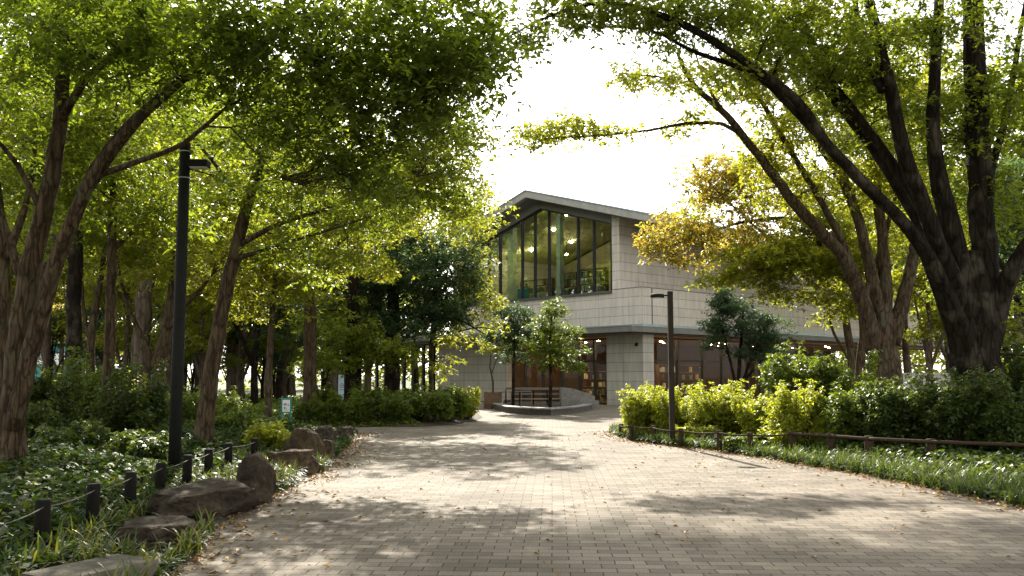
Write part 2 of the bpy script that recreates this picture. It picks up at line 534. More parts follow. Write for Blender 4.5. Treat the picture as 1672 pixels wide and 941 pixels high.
class Tree:
    """stems: pixel polylines [(px,py,Y,r)...]; blobs: (px,py,Y,rx_px,ry_px,depth_m,count)"""
    def __init__(self, name, label, stems, blobs, bark, leaf, seed, L=0.12, W=0.05, whorls=16, per=6, crad=0.5,
                 flute=0.0, cat='tree', group=None, dY=0.0, rs=1.0, keep_clear=None, world=False, twigs=2, base_z=0.0, flat=0.45, droop=0.25, shell=0.45, sides=12):
        rng = np.random.default_rng(seed)
        conv = (lambda q: np.array(q, float)) if world else (lambda q: np.array([*P(q[0], q[1], q[2] + dY), q[3] * rs]))
        S = [catmull([conv(q) for q in st]) for st in stems]
        if not world:
            q0 = conv(stems[0][0]); q0[2] = 0.0
            S[0] = catmull([q0] + [conv(q) for q in stems[0][1:]])
        root = S[0][0][:3].copy()
        self.root = thing(name, label, cat, (root[0], root[1], base_z), 0, group)
        tb = MB()
        ph = rng.random() * 6
        for si, s in enumerate(S):
            nn = len(s)
            if si == 0:  # flare at the foot
                h = s[:, 2] - s[0, 2]
                s[:, 3] *= 1 + 0.45 * np.exp(-np.maximum(h, 0) / 0.35)
            jit = rng.normal(scale=1, size=(nn, 3)) * (s[:, 3:4] * 0.07)
            jit[0] = 0
            pts = s[:, :3] + jit
            if flute and s[0, 3] > 0.12:
                wob = lambda i, a, p: 1 + flute * math.sin(3 * a + ph + p.z * .5) + flute * .6 * math.sin(7 * a + 2 * ph - p.z * .8) + .05 * mnoise.noise(p * 2.5)
            else:
                wob = lambda i, a, p: 1 + .07 * mnoise.noise(p * 4)
            tb.tube(pts, s[:, 3], sides if s[0, 3] > .07 else 7, True, wob)
        # crown: clump centres
        Cs = []
        for (px, py, Y, rx, ry, rd, cnt) in blobs:
            if world:
                c, ex = np.array([px, py, Y]), np.array([rx, ry, rd])
            else:
                c, ex = P(px, py, Y + dY), np.array([rx / FPX * (Y + dY), rd, ry / FPX * (Y + dY)])
            d = unit(rng.normal(size=(cnt, 3)))
            r = rng.random((cnt, 1)) ** shell
            Cs.append(c + d * r * ex)
        C = np.concatenate(Cs)
        C = C[C[:, 2] > base_z + 0.3]
        if keep_clear:      # no sprays right round the street lamp's head
            C = C[np.linalg.norm((C - np.array(keep_clear[:3])) * np.array([1, .5, 1]), axis=1) > keep_clear[3]]
        # grow limbs and twigs from the stems to the clumps
        pos = np.concatenate([s[2:, :3] for s in S])
        rad = np.concatenate([s[2:, 3] for s in S])
        dr = np.concatenate([unit(np.gradient(s[:, :3], axis=0))[2:] for s in S])
        d0 = np.array([np.min(np.linalg.norm(pos - c, axis=1)) for c in C])
        order = np.argsort(d0)
        far = [i for i in rng.permutation(len(C))[:max(6, len(C) // 12)]]
        far.sort(key=lambda i: d0[i])
        fs = set(far)
        seq = far + [i for i in order if i not in fs]
        bb = MB()
        for q, i in enumerate(seq):
            t = C[i]
            dv = t - pos
            d = np.linalg.norm(dv, axis=1)
            cost = d + 0.7 * np.maximum(0, -dv[:, 2] + 0.25 * np.linalg.norm(dv[:, :2], axis=1)) + (rad < 0.006) * 2.0
            k = int(np.argmin(cost))
            D = d[k]
            if D < 0.08: continue
            p0 = pos[k]
            r0 = min(rad[k] * 0.62, 0.006 + 0.016 * D)
            r1 = max(0.004, min(r0 * .4, .012))
            p1 = p0 + dr[k] * D * 0.32 + np.array([0, 0, .06 * D])
            p2 = t - (t - p0) * 0.3 + np.array([0, 0, 0.08 * D]) + rng.normal(scale=.05 * D, size=3)
            n = max(3, int(D / 0.35) + 1)
            u = np.linspace(0, 1, n)[:, None]
            pts = (1 - u) ** 3 * p0 + 3 * (1 - u) ** 2 * u * p1 + 3 * (1 - u) * u * u * p2 + u ** 3 * t
            pts[1:-1] += rng.normal(scale=.02 * min(D, 1.5), size=(n - 2, 3)) if n > 2 else 0
            rr = r0 + (r1 - r0) * u[:, 0]
            bb.tube(pts, rr, 6 if r0 > .02 else 4, False)
            if q < len(far) * 6 or D > .8:
                pos = np.concatenate([pos, pts[1:]])
                rad = np.concatenate([rad, rr[1:]])
                dr = np.concatenate([dr, unit(np.gradient(pts, axis=0))[1:]])
        cr = crad * rng.uniform(0.65, 1.25, len(C))
        if twigs:
            for c, r_ in zip(C, cr):
                for _ in range(twigs):
                    v = unit(rng.normal(size=3) * np.array([1, 1, .4])) * r_ * .85
                    bb.tube([c, c + v * .5 + np.array([0, 0, .04]), c + v - np.array([0, 0, droop * r_ * .6])], [.006, .004, .002], 3, False)
        tb.build('trunk', bark, self.root, False, True)
        if bb.v: bb.build('branches', bark, self.root, False, True)
        b, ax, nr, l, w = spray_leaves(rng, C, cr, whorls, per, L, W, flat, droop)
        link_mesh('crown', leaves_mesh('crown', b, ax, nr, l, w), leaf, self.root)


def copy_tree(o, loc, rotz=0.0, sc=1.0, label=None, group=None):
    c = o.copy()
    COL.objects.link(c)
    c.location = loc
    c.rotation_euler = (0, 0, rotz)
    c.scale = (sc, sc, sc)
    if label: c['label'] = label
    if group: c['group'] = group
    for ch in o.children:
        d = ch.copy()
        COL.objects.link(d)
        d.parent = c
        for g in ch.children:
            e = g.copy()
            COL.objects.link(e)
            e.parent = d
    return c


# ------------------------------------------------------------------ world and sun
SUN_EL, SUN_AZ = 34.0, -8.0      # azimuth measured from +Y, negative to the left
w = bpy.data.worlds.new('World')
scene.world = w
w.use_nodes = True
nt = w.node_tree
nt.nodes.clear()
sky = nt.nodes.new('ShaderNodeTexSky')
sky.sky_type = 'NISHITA'
sky.sun_disc = False
sky.sun_elevation = R(SUN_EL)
sky.sun_rotation = R(SUN_AZ)
sky.air_density = 2.2
sky.dust_density = 1.0
sky.ozone_density = 1.0
bg = nt.nodes.new('ShaderNodeBackground')
bg.inputs[1].default_value = 0.15
wo = nt.nodes.new('ShaderNodeOutputWorld')
hs = nt.nodes.new('ShaderNodeHueSaturation')
hs.inputs['Saturation'].default_value = 0.12
nt.links.new(sky.outputs[0], hs.inputs['Color'])
nt.links.new(hs.outputs[0], bg.inputs[0])
nt.links.new(bg.outputs[0], wo.inputs[0])

sd = bpy.data.lights.new('sun', 'SUN')
sd.energy = 5.0
sd.angle = R(0.53)
sd.color = (1.0, 0.93, 0.80)
so = bpy.data.objects.new('sun', sd)
COL.objects.link(so)
tosun = Vector((math.sin(R(SUN_AZ)) * math.cos(R(SUN_EL)), math.cos(R(SUN_AZ)) * math.cos(R(SUN_EL)), math.sin(R(SUN_EL))))
so.rotation_euler = tosun.to_track_quat('Z', 'Y').to_euler()
so.location = tosun * 60

scene.view_settings.view_transform = 'Standard'
scene.view_settings.look = 'None'
scene.view_settings.exposure = 1.62
scene.view_settings.gamma = 1.0
scene.view_settings.use_curve_mapping = False
scene.cycles.max_bounces = 10
scene.cycles.transparent_max_bounces = 16
scene.cycles.transmission_bounces = 8
scene.cycles.diffuse_bounces = 5
scene.cycles.sample_clamp_indirect = 6.0
scene.cycles.use_denoising = True

# ------------------------------------------------------------------ ground, paving, beds
mb = MB()
mb.add([(-900, -300, -.03), (900, -300, -.03), (900, 1500, -.03), (-900, 1500, -.03)], [(0, 1, 2, 3)])
tag(mb.build('ground', M['grassland']), kind='structure')
mb = MB()
mb.add([(-45, -14, 0), (40, -14, 0), (55, 62, 0), (-45, 80, 0)], [(0, 1, 2, 3)])
tag(mb.build('path', M['paving']), kind='structure')


def in_poly(pts, poly):
    x, y = pts[:, 0], pts[:, 1]
    ins = np.zeros(len(pts), bool)
    n = len(poly)
    j = n - 1
    for i in range(n):
        xi, yi = poly[i]; xj, yj = poly[j]
        c = ((yi > y) != (yj > y)) & (x < (xj - xi) * (y - yi) / (yj - yi + 1e-12) + xi)
        ins ^= c
        j = i
    return ins


def edge_dist(pts, poly):
    d = np.full(len(pts), 1e9)
    n = len(poly)
    for i in range(n):
        a, b = np.array(poly[i]), np.array(poly[(i + 1) % n])
        ab = b - a
        t = np.clip(((pts - a) @ ab) / (ab @ ab), 0, 1)
        d = np.minimum(d, np.linalg.norm(pts - (a + t[:, None] * ab), axis=1))
    return d


def g2(px, py):
    q = G(px, py)
    return (q[0], q[1])


left_edge = [(-2.2, -8), (-2.4, 3.0), g2(262, 950), g2(318, 905), g2(345, 868), g2(400, 830), g2(458, 800), g2(515, 776), g2(545, 752), g2(565, 728), g2(582, 708)]
LEFT = left_edge + [(g2(582, 708)[0] - 1.0, 26.6), (-42, 27.5), (-42, -8)]
hb = [g2(500, 698), g2(600, 697.5), g2(690, 697), g2(740, 694), g2(775, 688), g2(788, 682), g2(780, 675)]
HEDGE = [(-42, 29.6), (-14, 29.2)] + hb + [(-3.4, 47.5), (-6.0, 52.5), (-11, 57.5), (-20, 67), (-42, 90)]
right_edge = [(11.0, -8), (10.6, 4), (10.2, 9.0), g2(1700, 835), g2(1560, 806), g2(1430, 779), g2(1330, 762), g2(1250, 749), g2(1180, 737), g2(1100, 729), g2(1045, 722), g2(1008, 714), g2(998, 704)]
RIGHT = [(46, -8)] + right_edge + [(3.6, 29.0), (5.0, 32.0), (9.5, 34.0), (15, 38.0), (24, 44), (46, 62)]


def bed_h(p, poly, rise, width):
    d = edge_dist(p, poly)
    return 0.012 + rise * (1 - np.exp(-d / width)) + 0.02 * np.sin(p[:, 0] * 3.1) * np.sin(p[:, 1] * 2.7) * np.minimum(1, d / .3)


BED = {'left': (LEFT, 0.16, 2.6), 'hedge': (HEDGE, 0.15, 1.2), 'right': (RIGHT, 0.10, 1.2)}


def make_bed(name, key):
    poly, rise, wd = BED[key]
    bm = bmesh.new()
    vs = [bm.verts.new((x, y, 0)) for x, y in poly]
    bm.faces.new(vs)
    for ax in (0, 1):
        lo = min(p[ax] for p in poly); hi = max(p[ax] for p in poly)
        q = math.ceil(lo)
        while q < hi:
            co = [0, 0, 0]; co[ax] = q
            no = [0, 0, 0]; no[ax] = 1
            bmesh.ops.bisect_plane(bm, geom=bm.verts[:] + bm.edges[:] + bm.faces[:], plane_co=co, plane_no=no)
            q += 1.0
    p = np.array([(v.co.x, v.co.y) for v in bm.verts])
    h = bed_h(p, poly, rise, wd)
    for v, z in zip(bm.verts, h):
        v.co.z = z
    bmesh.ops.recalc_face_normals(bm, faces=bm.faces[:])
    me = bpy.data.meshes.new(name)
    bm.to_mesh(me)
    bm.free()
    return tag(link_mesh(name, me, M['soil'], None, True, True), kind='structure')


make_bed('planting_bed_soil', 'left')
make_bed('hedge_bed_soil', 'hedge')
make_bed('shrub_bed_soil', 'right')


def zat(x, y, key):
    poly, rise, wd = BED[key]
    return float(bed_h(np.array([[x, y]]), poly, rise, wd)[0])


# ------------------------------------------------------------------ boulders
ROCKS = [(-3.13, 7.02, .42, .42)]


def boulder(name, label, px0, px1, ytop, ybot, depth, mat, seed, point=0.0, rot=0.0, flat=0.0, dx=0.0):
    Y = G((px0 + px1) / 2, ybot)[1] + depth / 2
    Yf = G((px0 + px1) / 2, ybot)[1]
    X = ((px0 + px1) / 2 - CW / 2) / FPX * Y
    wd = (px1 - px0) / FPX * Y
    h = EYE - (ytop - HOR) / FPX * Yf + .02
    rng = random.Random(seed)
    bm = bmesh.new()
    bmesh.ops.create_icosphere(bm, subdivisions=5, radius=1.0)
    planes = []
    for k in range(11):
        n = Vector((rng.gauss(0, 1), rng.gauss(0, 1), rng.gauss(0, .8))).normalized()
        planes.append((n, rng.uniform(.60, .86)))
    planes.append((Vector((rng.uniform(-.15, .15), rng.uniform(-.15, .15), 1)).normalized(), .72 - .25 * flat))
    for sx, sy in ((1, 0), (-1, 0), (0, 1), (0, -1)):
        planes.append((Vector((sx, sy, rng.uniform(-.05, .35 + .3 * point))).normalized(), rng.uniform(.68, .8)))
    off = Vector((rng.random() * 50, rng.random() * 50, 0))
    for v in bm.verts:
        c = v.co.copy()
        for n, dd in planes:
            e = c.dot(n) - dd
            if e > 0:
                c -= n * e * 0.99
        nn = c.normalized()
        c += nn * (.085 * mnoise.fractal(c * 2.2 + off, .75, 2.1, 8) - .09 * max(0, .22 - abs(mnoise.noise(c * 1.9 - off))) + .025 * mnoise.noise(c * 7 + off))
        v.co = c
    xs = [v.co.x for v in bm.verts]; ys = [v.co.y for v in bm.verts]; zs = [v.co.z for v in bm.verts]
    fx, fy = wd / (max(xs) - min(xs)), depth / (max(ys) - min(ys))
    z0 = min(zs) * .55
    fz = h / (max(zs) - z0)
    mx, my = (max(xs) + min(xs)) / 2, (max(ys) + min(ys)) / 2
    for v in bm.verts:
        t = (v.co.z - z0) / (max(zs) - z0)
        v.co = Vector(((v.co.x - mx) * fx * (1 - point * .45 * max(0, t) ** 1.5) - point * .05 * wd * max(0, t), (v.co.y - my) * fy, (v.co.z - z0) * fz))
    me = bpy.data.meshes.new(name)
    bm.to_mesh(me)
    bm.free()
    o = link_mesh(name, me, mat, None, True, False)
    o.location = (X + dx, Y, 0)
    ROCKS.append((X + dx, Y, wd * .5 + .04, depth * .5 + .06))
    o.rotation_euler = (0, 0, rot)
    return tag(o, label, 'boulder', 'boulders edging the path')


boulder('flat_boulder', 'broad flat topped dark rock slab, nearest boulder behind the cut kerb stone', 198, 336, 856, 908, .85, M['rock'], 3, 0, .25, .8)
boulder('long_boulder', 'long dark wall-like boulder with creased face between flat slab and upright boulder', 285, 405, 801, 862, 1.7, M['rock'], 8, 0, -.45, .6, .0)
boulder('upright_boulder', 'rounded upright dark boulder at the end of the long rock, beside the path', 394, 458, 744, 824, .62, M['rock'], 14, .25)
boulder('low_boulder', 'squared low brown boulder in front of the tall pointed one', 444, 526, 737, 778, .7, M['rockbrown'], 23, 0, .05, .9)
boulder('pointed_boulder', 'tallest brown pointed boulder with a sloping shoulder, behind the squared low one', 466, 540, 700, 762, .8, M['rockbrown'], 31, .7, -.2)
boulder('brown_boulder', 'narrow brown boulder tucked right behind the tall pointed one', 524, 552, 719, 752, .55, M['rockbrown'], 44, .35)
boulder('brown_boulder', 'dark hump shaped boulder seen above the narrow brown one', 511, 553, 697, 731, .7, M['rock'], 52, .4)
boulder('grey_boulder', 'small grey block boulder, middle of the farthest three', 538, 566, 702, 722, .6, M['rock'], 63, 0, .1, .7)
boulder('grey_boulder', 'farthest flat topped grey block boulder at the bend of the path', 556, 580, 697, 717, .8, M['rock'], 71, 0, .1, 1.0)
# cut kerb stone, bottom left
mb = MB().box(-.42, .42, -.24, .24, -.05, .20, .03)
o = mb.build('kerb_stone', M['curb'], None, True)
o.location = (-3.13, 7.02, 0)
o.rotation_euler = (0, 0, R(62))
tag(o, 'pale rectangular cut kerb stone at the bottom left corner of the path', 'kerb stone')


def scatter(rng, poly, n, box, dens=None):
    x0, x1, y0, y1 = box
    out = []
    tot = 0
    while tot < n:
        q = np.stack([rng.uniform(x0, x1, n * 2), rng.uniform(y0, y1, n * 2)], 1)
        q = q[in_poly(q, poly)]
        for (rx_, ry_, ra, rb_) in ROCKS:
            q = q[((q[:, 0] - rx_) / ra) ** 2 + ((q[:, 1] - ry_) / rb_) ** 2 > 1]
            q = q[~((np.abs(q[:, 0] - rx_) < ra * .9) & (q[:, 1] < ry_) & (q[:, 1] > ry_ - rb_ - .55))]
        # keep to what the camera can see, with a margin
        q = q[np.abs(q[:, 0]) < 0.62 * q[:, 1] + 1.5]
        if dens is not None:
            q = q[rng.random(len(q)) < dens(q)]
        out.append(q); tot += len(q)
    return np.concatenate(out)[:n]


def ground_cover(name, key, n, box, L, W, hgt, mat, seed, dens=None, per=5):
    rng = np.random.default_rng(seed)
    poly, rise, wd = BED[key]
    q = scatter(rng, poly, n, box, dens)
    d = edge_dist(q, poly)
    z0 = bed_h(q, poly, rise, wd)
    lump = 0.55 + 0.45 * np.sin(q[:, 0] * 1.9 + np.sin(q[:, 1] * 1.3) * 1.5) * np.sin(q[:, 1] * 1.6 + 1.0)
    z = z0 + rng.random(n) ** 0.7 * hgt * np.clip((d - .15) / 2.0, .22, 1) * (0.45 + 0.55 * lump)
    tips = np.stack([q[:, 0], q[:, 1], z], 1)
    a = rng.random((n, 1)) * 2 * PI + np.arange(per)[None] * 2 * PI / per + rng.normal(scale=.3, size=(n, per))
    ax = np.stack([np.cos(a), np.sin(a), rng.normal(-.05, .45, (n, per))], -1).reshape(-1, 3)
    nr = np.stack([rng.normal(0, .45, (n, per)), rng.normal(0, .45, (n, per)), np.ones((n, per))], -1).reshape(-1, 3)
    s = rng.uniform(.55, 1.3, n * per)
    b = np.repeat(tips, per, 0) + rng.normal(scale=.03, size=(n * per, 3))
    o = link_mesh(name, leaves_mesh(name, b, ax, nr, s * L, s * W, .15), mat)
    return tag(o, kind='stuff')


def strap_tufts(name, pts, z, n_blade, length, width, mat, seed):
    rng = np.random.default_rng(seed)
    n = len(pts)
    m = n * n_blade
    base = np.repeat(np.column_stack([pts, z]), n_blade, 0) + np.column_stack([rng.normal(scale=.05, size=(m, 2)), np.zeros(m)])
    a = rng.random(m) * 2 * PI
    out = np.column_stack([np.cos(a), np.sin(a), np.zeros(m)])
    side = np.column_stack([-np.sin(a), np.cos(a), np.zeros(m)])
    L = length * rng.uniform(.6, 1.2, m)[:, None]
    sp = rng.uniform(.25, .85, m)[:, None]
    w0 = width * rng.uniform(.7, 1.2, m)[:, None]
    up = np.array([0, 0, 1.0])
    V = np.empty((m, 5, 2, 3), np.float32)
    for k, t in enumerate((0, .3, .6, .85, 1.0)):
        c = base + out * sp * L * (t ** 1.4) + up * L * (t * .95 - sp * .95 * t * t)
        ww = w0 * (1.0, .95, .75, .45, .06)[k] * .5
        V[:, k, 0] = c + side * ww
        V[:, k, 1] = c - side * ww
    F = []
    for k in range(4):
        F.append(np.stack([np.arange(m) * 10 + 2 * k, np.arange(m) * 10 + 2 * k + 1, np.arange(m) * 10 + 2 * k + 3, np.arange(m) * 10 + 2 * k + 2], 1))
    o = link_mesh(name, np_mesh(name, V.reshape(-1, 3), np.concatenate(F)), mat)
    return tag(o, kind='stuff')


o = ground_cover('ground_cover', 'left', 34000, (-14, 0, 5.5, 27), .105, .062, .46, M['lf_ground'], 11)
tag(o, 'dense dark green leafy ground cover under the trees behind the rope fence', 'ground cover')
o = ground_cover('ground_cover_plants', 'hedge', 15000, (-22, -3, 29.5, 62), .16, .09, .35, M['lf_shrub'], 12)
tag(o, 'low sunlit green ground cover beneath the far trees', 'ground cover')
o = ground_cover('ground_cover_leaves', 'right', 16000, (2, 16, 8, 36), .11, .06, .30, M['lf_shrubdark'], 13)
tag(o, 'dark leafy ground cover beneath the shrubs behind the log fence', 'ground cover')

rng = np.random.default_rng(21)
q = scatter(rng, LEFT, 420, (-6.5, -1.5, 5.5, 17), lambda p: np.exp(-edge_dist(p, LEFT) / .8))
o = strap_tufts('strap_leaf_grass', q, bed_h(q, *BED['left']), 16, .42, .020, M['lf_strap'], 22)
tag(o, 'arching strap leaved grass along the boulder edge', 'grass')
q = scatter(rng, RIGHT, 620, (2, 11, 8, 27), lambda p: np.exp(-edge_dist(p, RIGHT) / .55))
o = strap_tufts('lilyturf', q, bed_h(q, *BED['right']), 22, .36, .017, M['lf_shrubdark'], 23)
tag(o, 'dark green lilyturf spilling over the paving below the log fence', 'grass')


# fallen leaves
def litter(name, q, L, mat, seed, z=0.006):
    rng = np.random.default_rng(seed)
    n = len(q)
    b = np.column_stack([q, np.full(n, z) + rng.random(n) * .012])
    a = rng.random(n) * 2 * PI
    ax = np.column_stack([np.cos(a), np.sin(a), rng.normal(0.05, .18, n)])
    nr = np.column_stack([rng.normal(0, .35, n), rng.normal(0, .35, n), np.ones(n)])
    s = rng.uniform(.5, 1.3, n)
    return tag(link_mesh(name, leaves_mesh(name, b, ax, nr, s * L, s * L * .55, .35), mat), kind='stuff')


rng = np.random.default_rng(31)
pts = []
le = np.array(left_edge[1:])
for i in range(len(le) - 1):
    a, b = le[i], le[i + 1]
    n = int(np.linalg.norm(b - a) * 55)
    t = rng.random((n, 1))
    dirv = (b - a) / np.linalg.norm(b - a)
    nrm = np.array([dirv[1], -dirv[0]])
    pts.append(a + (b - a) * t + nrm * (rng.exponential(.22, (n, 1)) + .02))
re_ = np.array(right_edge[2:])
for i in range(len(re_) - 1):
    a, b = re_[i], re_[i + 1]
    n = int(np.linalg.norm(b - a) * 60)
    t = rng.random((n, 1))
    dirv = (b - a) / np.linalg.norm(b - a)
    nrm = np.array([-dirv[1], dirv[0]])
    pts.append(a + (b - a) * t + nrm * (rng.exponential(.2, (n, 1)) + .01))
n = 620
q = np.column_stack([rng.uniform(-5, 9, n), rng.uniform(6.5, 26, n)])
q = q[~in_poly(q, LEFT) & ~in_poly(q, RIGHT)]
pts.append(q)
o = litter('fallen_leaves', np.concatenate(pts), .075, M['lf_dead'], 32)
tag(o, 'brown and yellow fallen leaves scattered over the brick path and its edges', 'leaves')


# loose paving edge strip of stones along left of path
# ------------------------------------------------------------------ rope fence (left)
posts = [(-3.85, 6.9), (-3.98, 7.95), (-4.08, 9.1), (-4.16, 10.2), (-4.24, 11.25), (-4.32, 12.4), (-4.36, 13.4), (-4.45, 14.6), (-4.34, 15.7)]
f = thing('rope_fence', 'low dark post and rope fence along the left planting bed', 'fence', (-4.1, 8, 0))
tops = []
for (x, y) in posts:
    zb = zat(x, y, 'left') - .1
    lean = random.uniform(-.012, .012)
    mb = MB().tube([(x, y, zb), (x + lean * .6, y, .40), (x + lean, y, .545), (x + lean, y, .56)], [.062, .062, .061, .052], 14)
    mb.build('post', M['post'], f, False, True)
    tops.append(Vector((x + lean, y, .50)))
mb = MB()
for a, b in zip(tops[:-1], tops[1:]):
    pts_ = [a.lerp(b, t) - Vector((0, 0, .022 * 4 * t * (1 - t))) for t in np.linspace(0, 1, 9)]
    mb.tube([p + Vector((.03, -.045, 0)) for p in pts_], .0055, 6)
mb.build('rope', M['rope'], f, False, True)

# ------------------------------------------------------------------ log fence (right)
rp_ = [(8.75, 15.7, .5), (7.45, 16.5, .5), (6.65, 17.3, .5), (6.2, 18.1, .5), (5.68, 18.8, .5), (4.9, 19.1, .46), (4.42, 19.8, .46), (3.85, 21.2, .42), (3.42, 22.4, .42), (3.0, 23.3, .42), (2.86, 24.4, .36)]
f = thing('log_fence', 'low weathered log post and rail fence in front of the right shrubs', 'fence', (5.7, 18.8, 0))
rails = []
for i, (x, y, h) in enumerate([(10.6, 14.9, .5)] + rp_):
    r_ = .085 if i < 6 else .06
    lean = random.uniform(-.015, .015)
    mb = MB().tube([(x, y, -.05), (x + lean * .5, y, h * .6), (x + lean, y, h - .015), (x + lean, y, h)], [r_, r_, r_ * .98, r_ * .82], 14)
    mb.build('post', M['logpost'], f, False, True)
    rails.append(Vector((x + lean, y, h - .05)))
for i, (a, b) in enumerate(zip(rails[:-1], rails[1:])):
    sag = .0 if i < 5 else .03
    pts_ = [a.lerp(b, t) - Vector((0, 0, sag * 4 * t * (1 - t))) + Vector((-.03, -.09 if i < 5 else -.06, 0)) for t in np.linspace(0, 1, 7)]
    MB().tube(pts_, .034 if i < 5 else .018, 8).build('rail', M['logpost'], f, False, True)

# ------------------------------------------------------------------ street lamps
p0 = P(287, 770, 13.3)
lx, ly = (292 - 836) / 1500 * 13.4, 13.4
t = thing('street_lamp', 'tall black round street lamp with box head, standing in the left planting bed', 'street lamp', (lx, ly, .1))
ht = P(300, 233, 13.4)[2]
MB().tube([(lx, ly, .0), (lx, ly, 2.0), (lx, ly, ht - .03), (lx, ly, ht)], [.088, .086, .078, .066], 20).build('pole', M['lampmetal'], t, False, True)
hz = P(300, 268, 13.4)[2]
mb = MB().box(.05, .36, -.10, .10, hz - .055, hz + .055, .015)
mb.v = [(lx + a, ly + b, c) for a, b, c in mb.v]
head = mb.build('lamp_head', M['lampmetal'], t, False)
mb = MB().box(.10, .345, -.085, .085, hz - .068, hz - .058)
mb.v = [(lx + a, ly + b, c) for a, b, c in mb.v]
o = mb.build('lens', M['lens'], head, False)
o.location = (0, 0, 0)
for zz in (P(300, 248, 13.4)[2], P(300, 291, 13.4)[2]):
    MB().tube([(lx, ly, zz - .008), (lx, ly, zz + .008)], .084, 20).build('band', M['band'], t, False, True)

lx, ly = G(1098, 728)[:2]
t = thing('street_lamp', 'shorter brown square street lamp with flat arm head, beside the log fence on the right', 'street lamp', (lx, ly, 0))
ht = P(1096, 476, ly)[2]
mb = MB().box(-.062, .062, -.062, .062, -.02, ht, .008)
mb.v = [(lx + a, ly + b, c) for a, b, c in mb.v]
mb.build('pole', M['polewood'], t, False)
hz = P(1078, 484, ly)[2]
MB().tube([(lx - .06, ly, hz + .02), (lx - .16, ly, hz + .02)], .018, 10).build('arm', M['lampmetal'], t, False, True)
mb = MB()
hd = []
for zz, s in ((hz + .055, .82), (hz + .045, .95), (hz, 1.0), (hz - .03, 1.0)):
    hd.append([(lx - .30 + math.cos(a) * .165 * s, ly + math.sin(a) * .13 * s, zz) for a in np.linspace(0, 2 * PI, 28, endpoint=False)])
vv = [p for r_ in hd for p in r_]
ff = [(i * 28 + k, i * 28 + (k + 1) % 28, (i + 1) * 28 + (k + 1) % 28, (i + 1) * 28 + k) for i in range(3) for k in range(28)]
ff += [tuple(range(28)), tuple(range(84, 112))[::-1]]
mb.add(vv, ff)
head = mb.build('lamp_head', M['lampmetal'], t, False, False)
mb = MB().tube([(lx - .30, ly, hz - .032), (lx - .30, ly, hz - .042)], .10, 24)
o = mb.build('lens', M['lens'], head, False)
o.location = (0, 0, 0)

# ------------------------------------------------------------------ notice sign, banner board, low posts
sy = 25.2
sx0, sx1 = P(460.5, 650, sy)[0], P(475, 650, sy)[0]
zt = P(467, 650, sy)[2]
t = thing('notice_sign', 'small teal framed notice sign with white panel among the ground cover', 'sign', ((sx0 + sx1) / 2, sy, .15))
mb = MB()
for x in (sx0, sx1):
    mb.box(x - .018, x + .018, sy - .018, sy + .018, .1, zt)
mb.box(sx0 + .019, sx1 - .019, sy - .016, sy + .016, zt - .05, zt - .002)
mb.box(sx0 + .019, sx1 - .019, sy - .014, sy + .014, zt - .41, zt - .375)
mb.build('frame', M['teal'], t, False)
o = MB().box(sx0 + .0195, sx1 - .0195, sy - .012, sy + .012, zt - .374, zt - .051).build('panel', M['paper'], t, False)
mb = MB()
xc = (sx0 + sx1) / 2
for (a, b, c, d) in ((-.07, -.04, .11, .15), (-.035, -.015, .10, .16), (-.005, .03, .12, .15), (.045, .075, .13, .165), (-.07, .03, .085, .095), (.045, .08, .09, .10), (-.06, -.03, .19, .25), (-.02, .02, .235, .25), (-.02, .02, .20, .21), (-.07, .06, .275, .285)):
    mb.box(xc + a, xc + b, sy - .0145, sy - .0125, zt - d - .05, zt - c - .05)
lt = mb.build('lettering', M['ink'], o, False)
lt.location = (0, 0, 0)

by = 44.0
bx = P(558, 640, by)[0]
z0, z1 = P(558, 668, by)[2], P(558, 612, by)[2]
t = thing('display_board', 'tall pale blue display board between the dark trunks near the glass wing', 'sign', (bx, by, 0))
o = MB().box(bx - .17, bx + .17, by - .03, by + .03, max(.05, z0), z1).build('panel', M['bluepaper'], t, False)
MB().box(bx - .21, bx - .172, by - .035, by + .035, 0, z1).box(bx + .172, bx + .21, by - .035, by + .035, 0, z1).build('frame', M['lampmetal'], t, False)
mb = MB()
zc_ = P(558, 630, by)[2]
ring = [(bx + .085 * math.cos(a), by - .034, zc_ + .10 * math.sin(a)) for a in np.linspace(0, 2 * PI, 20)]
mb.tube(ring, .013, 5).tube([(bx - .05, by - .034, zc_ - .03), (bx + .05, by - .034, zc_ + .04)], .012, 5).tube([(bx - .1, by - .034, zc_ - .2), (bx + .1, by - .034, zc_ - .17)], .012, 5)
lt = mb.build('emblem', M['ink'], o, False)
lt.location = (0, 0, 0)

f = thing('stake_fence', 'tiny dark stake fence beside the teal framed sign', 'fence', (-6.0, 26, 0))
tp = []
for px in (483, 490, 497, 505):
    x, y = P(px, 690, 26.0)[0], 26.0
    MB().tube([(x, y, 0.0), (x, y, .46)], .022, 8).build('stake', M['post'], f, False, True)
    tp.append((x, y - .03, .42))
MB().tube(tp, .014, 6).build('rail', M['post'], f, False, True)

# ------------------------------------------------------------------ library building (local x = t along the right wing, y = s along the gable side)
BX, BY = (1049 - 836) / 1500 * 50.0, 50.0
ROT = R(42)
E_T = np.array([math.cos(ROT), math.sin(ROT)])
E_S = np.array([-math.sin(ROT), math.cos(ROT)])


def s_on(px, t=0.0):
    """s where the plane t meets the vertical plane seen at pixel column px (at the horizon)"""
    u = (px - 836) / 1500 / math.cos(TH)
    u = (px - 836) / 1500
    x0, y0 = BX + E_T[0] * t, BY + E_T[1] * t
    return (x0 - u * y0) / (u * E_S[1] - E_S[0])


def t_on(px, s=0.0):
    u = (px - 836) / 1500
    x0, y0 = BX + E_S[0] * s, BY + E_S[1] * s
    return (u * y0 - x0) / (E_T[0] - u * E_T[1])


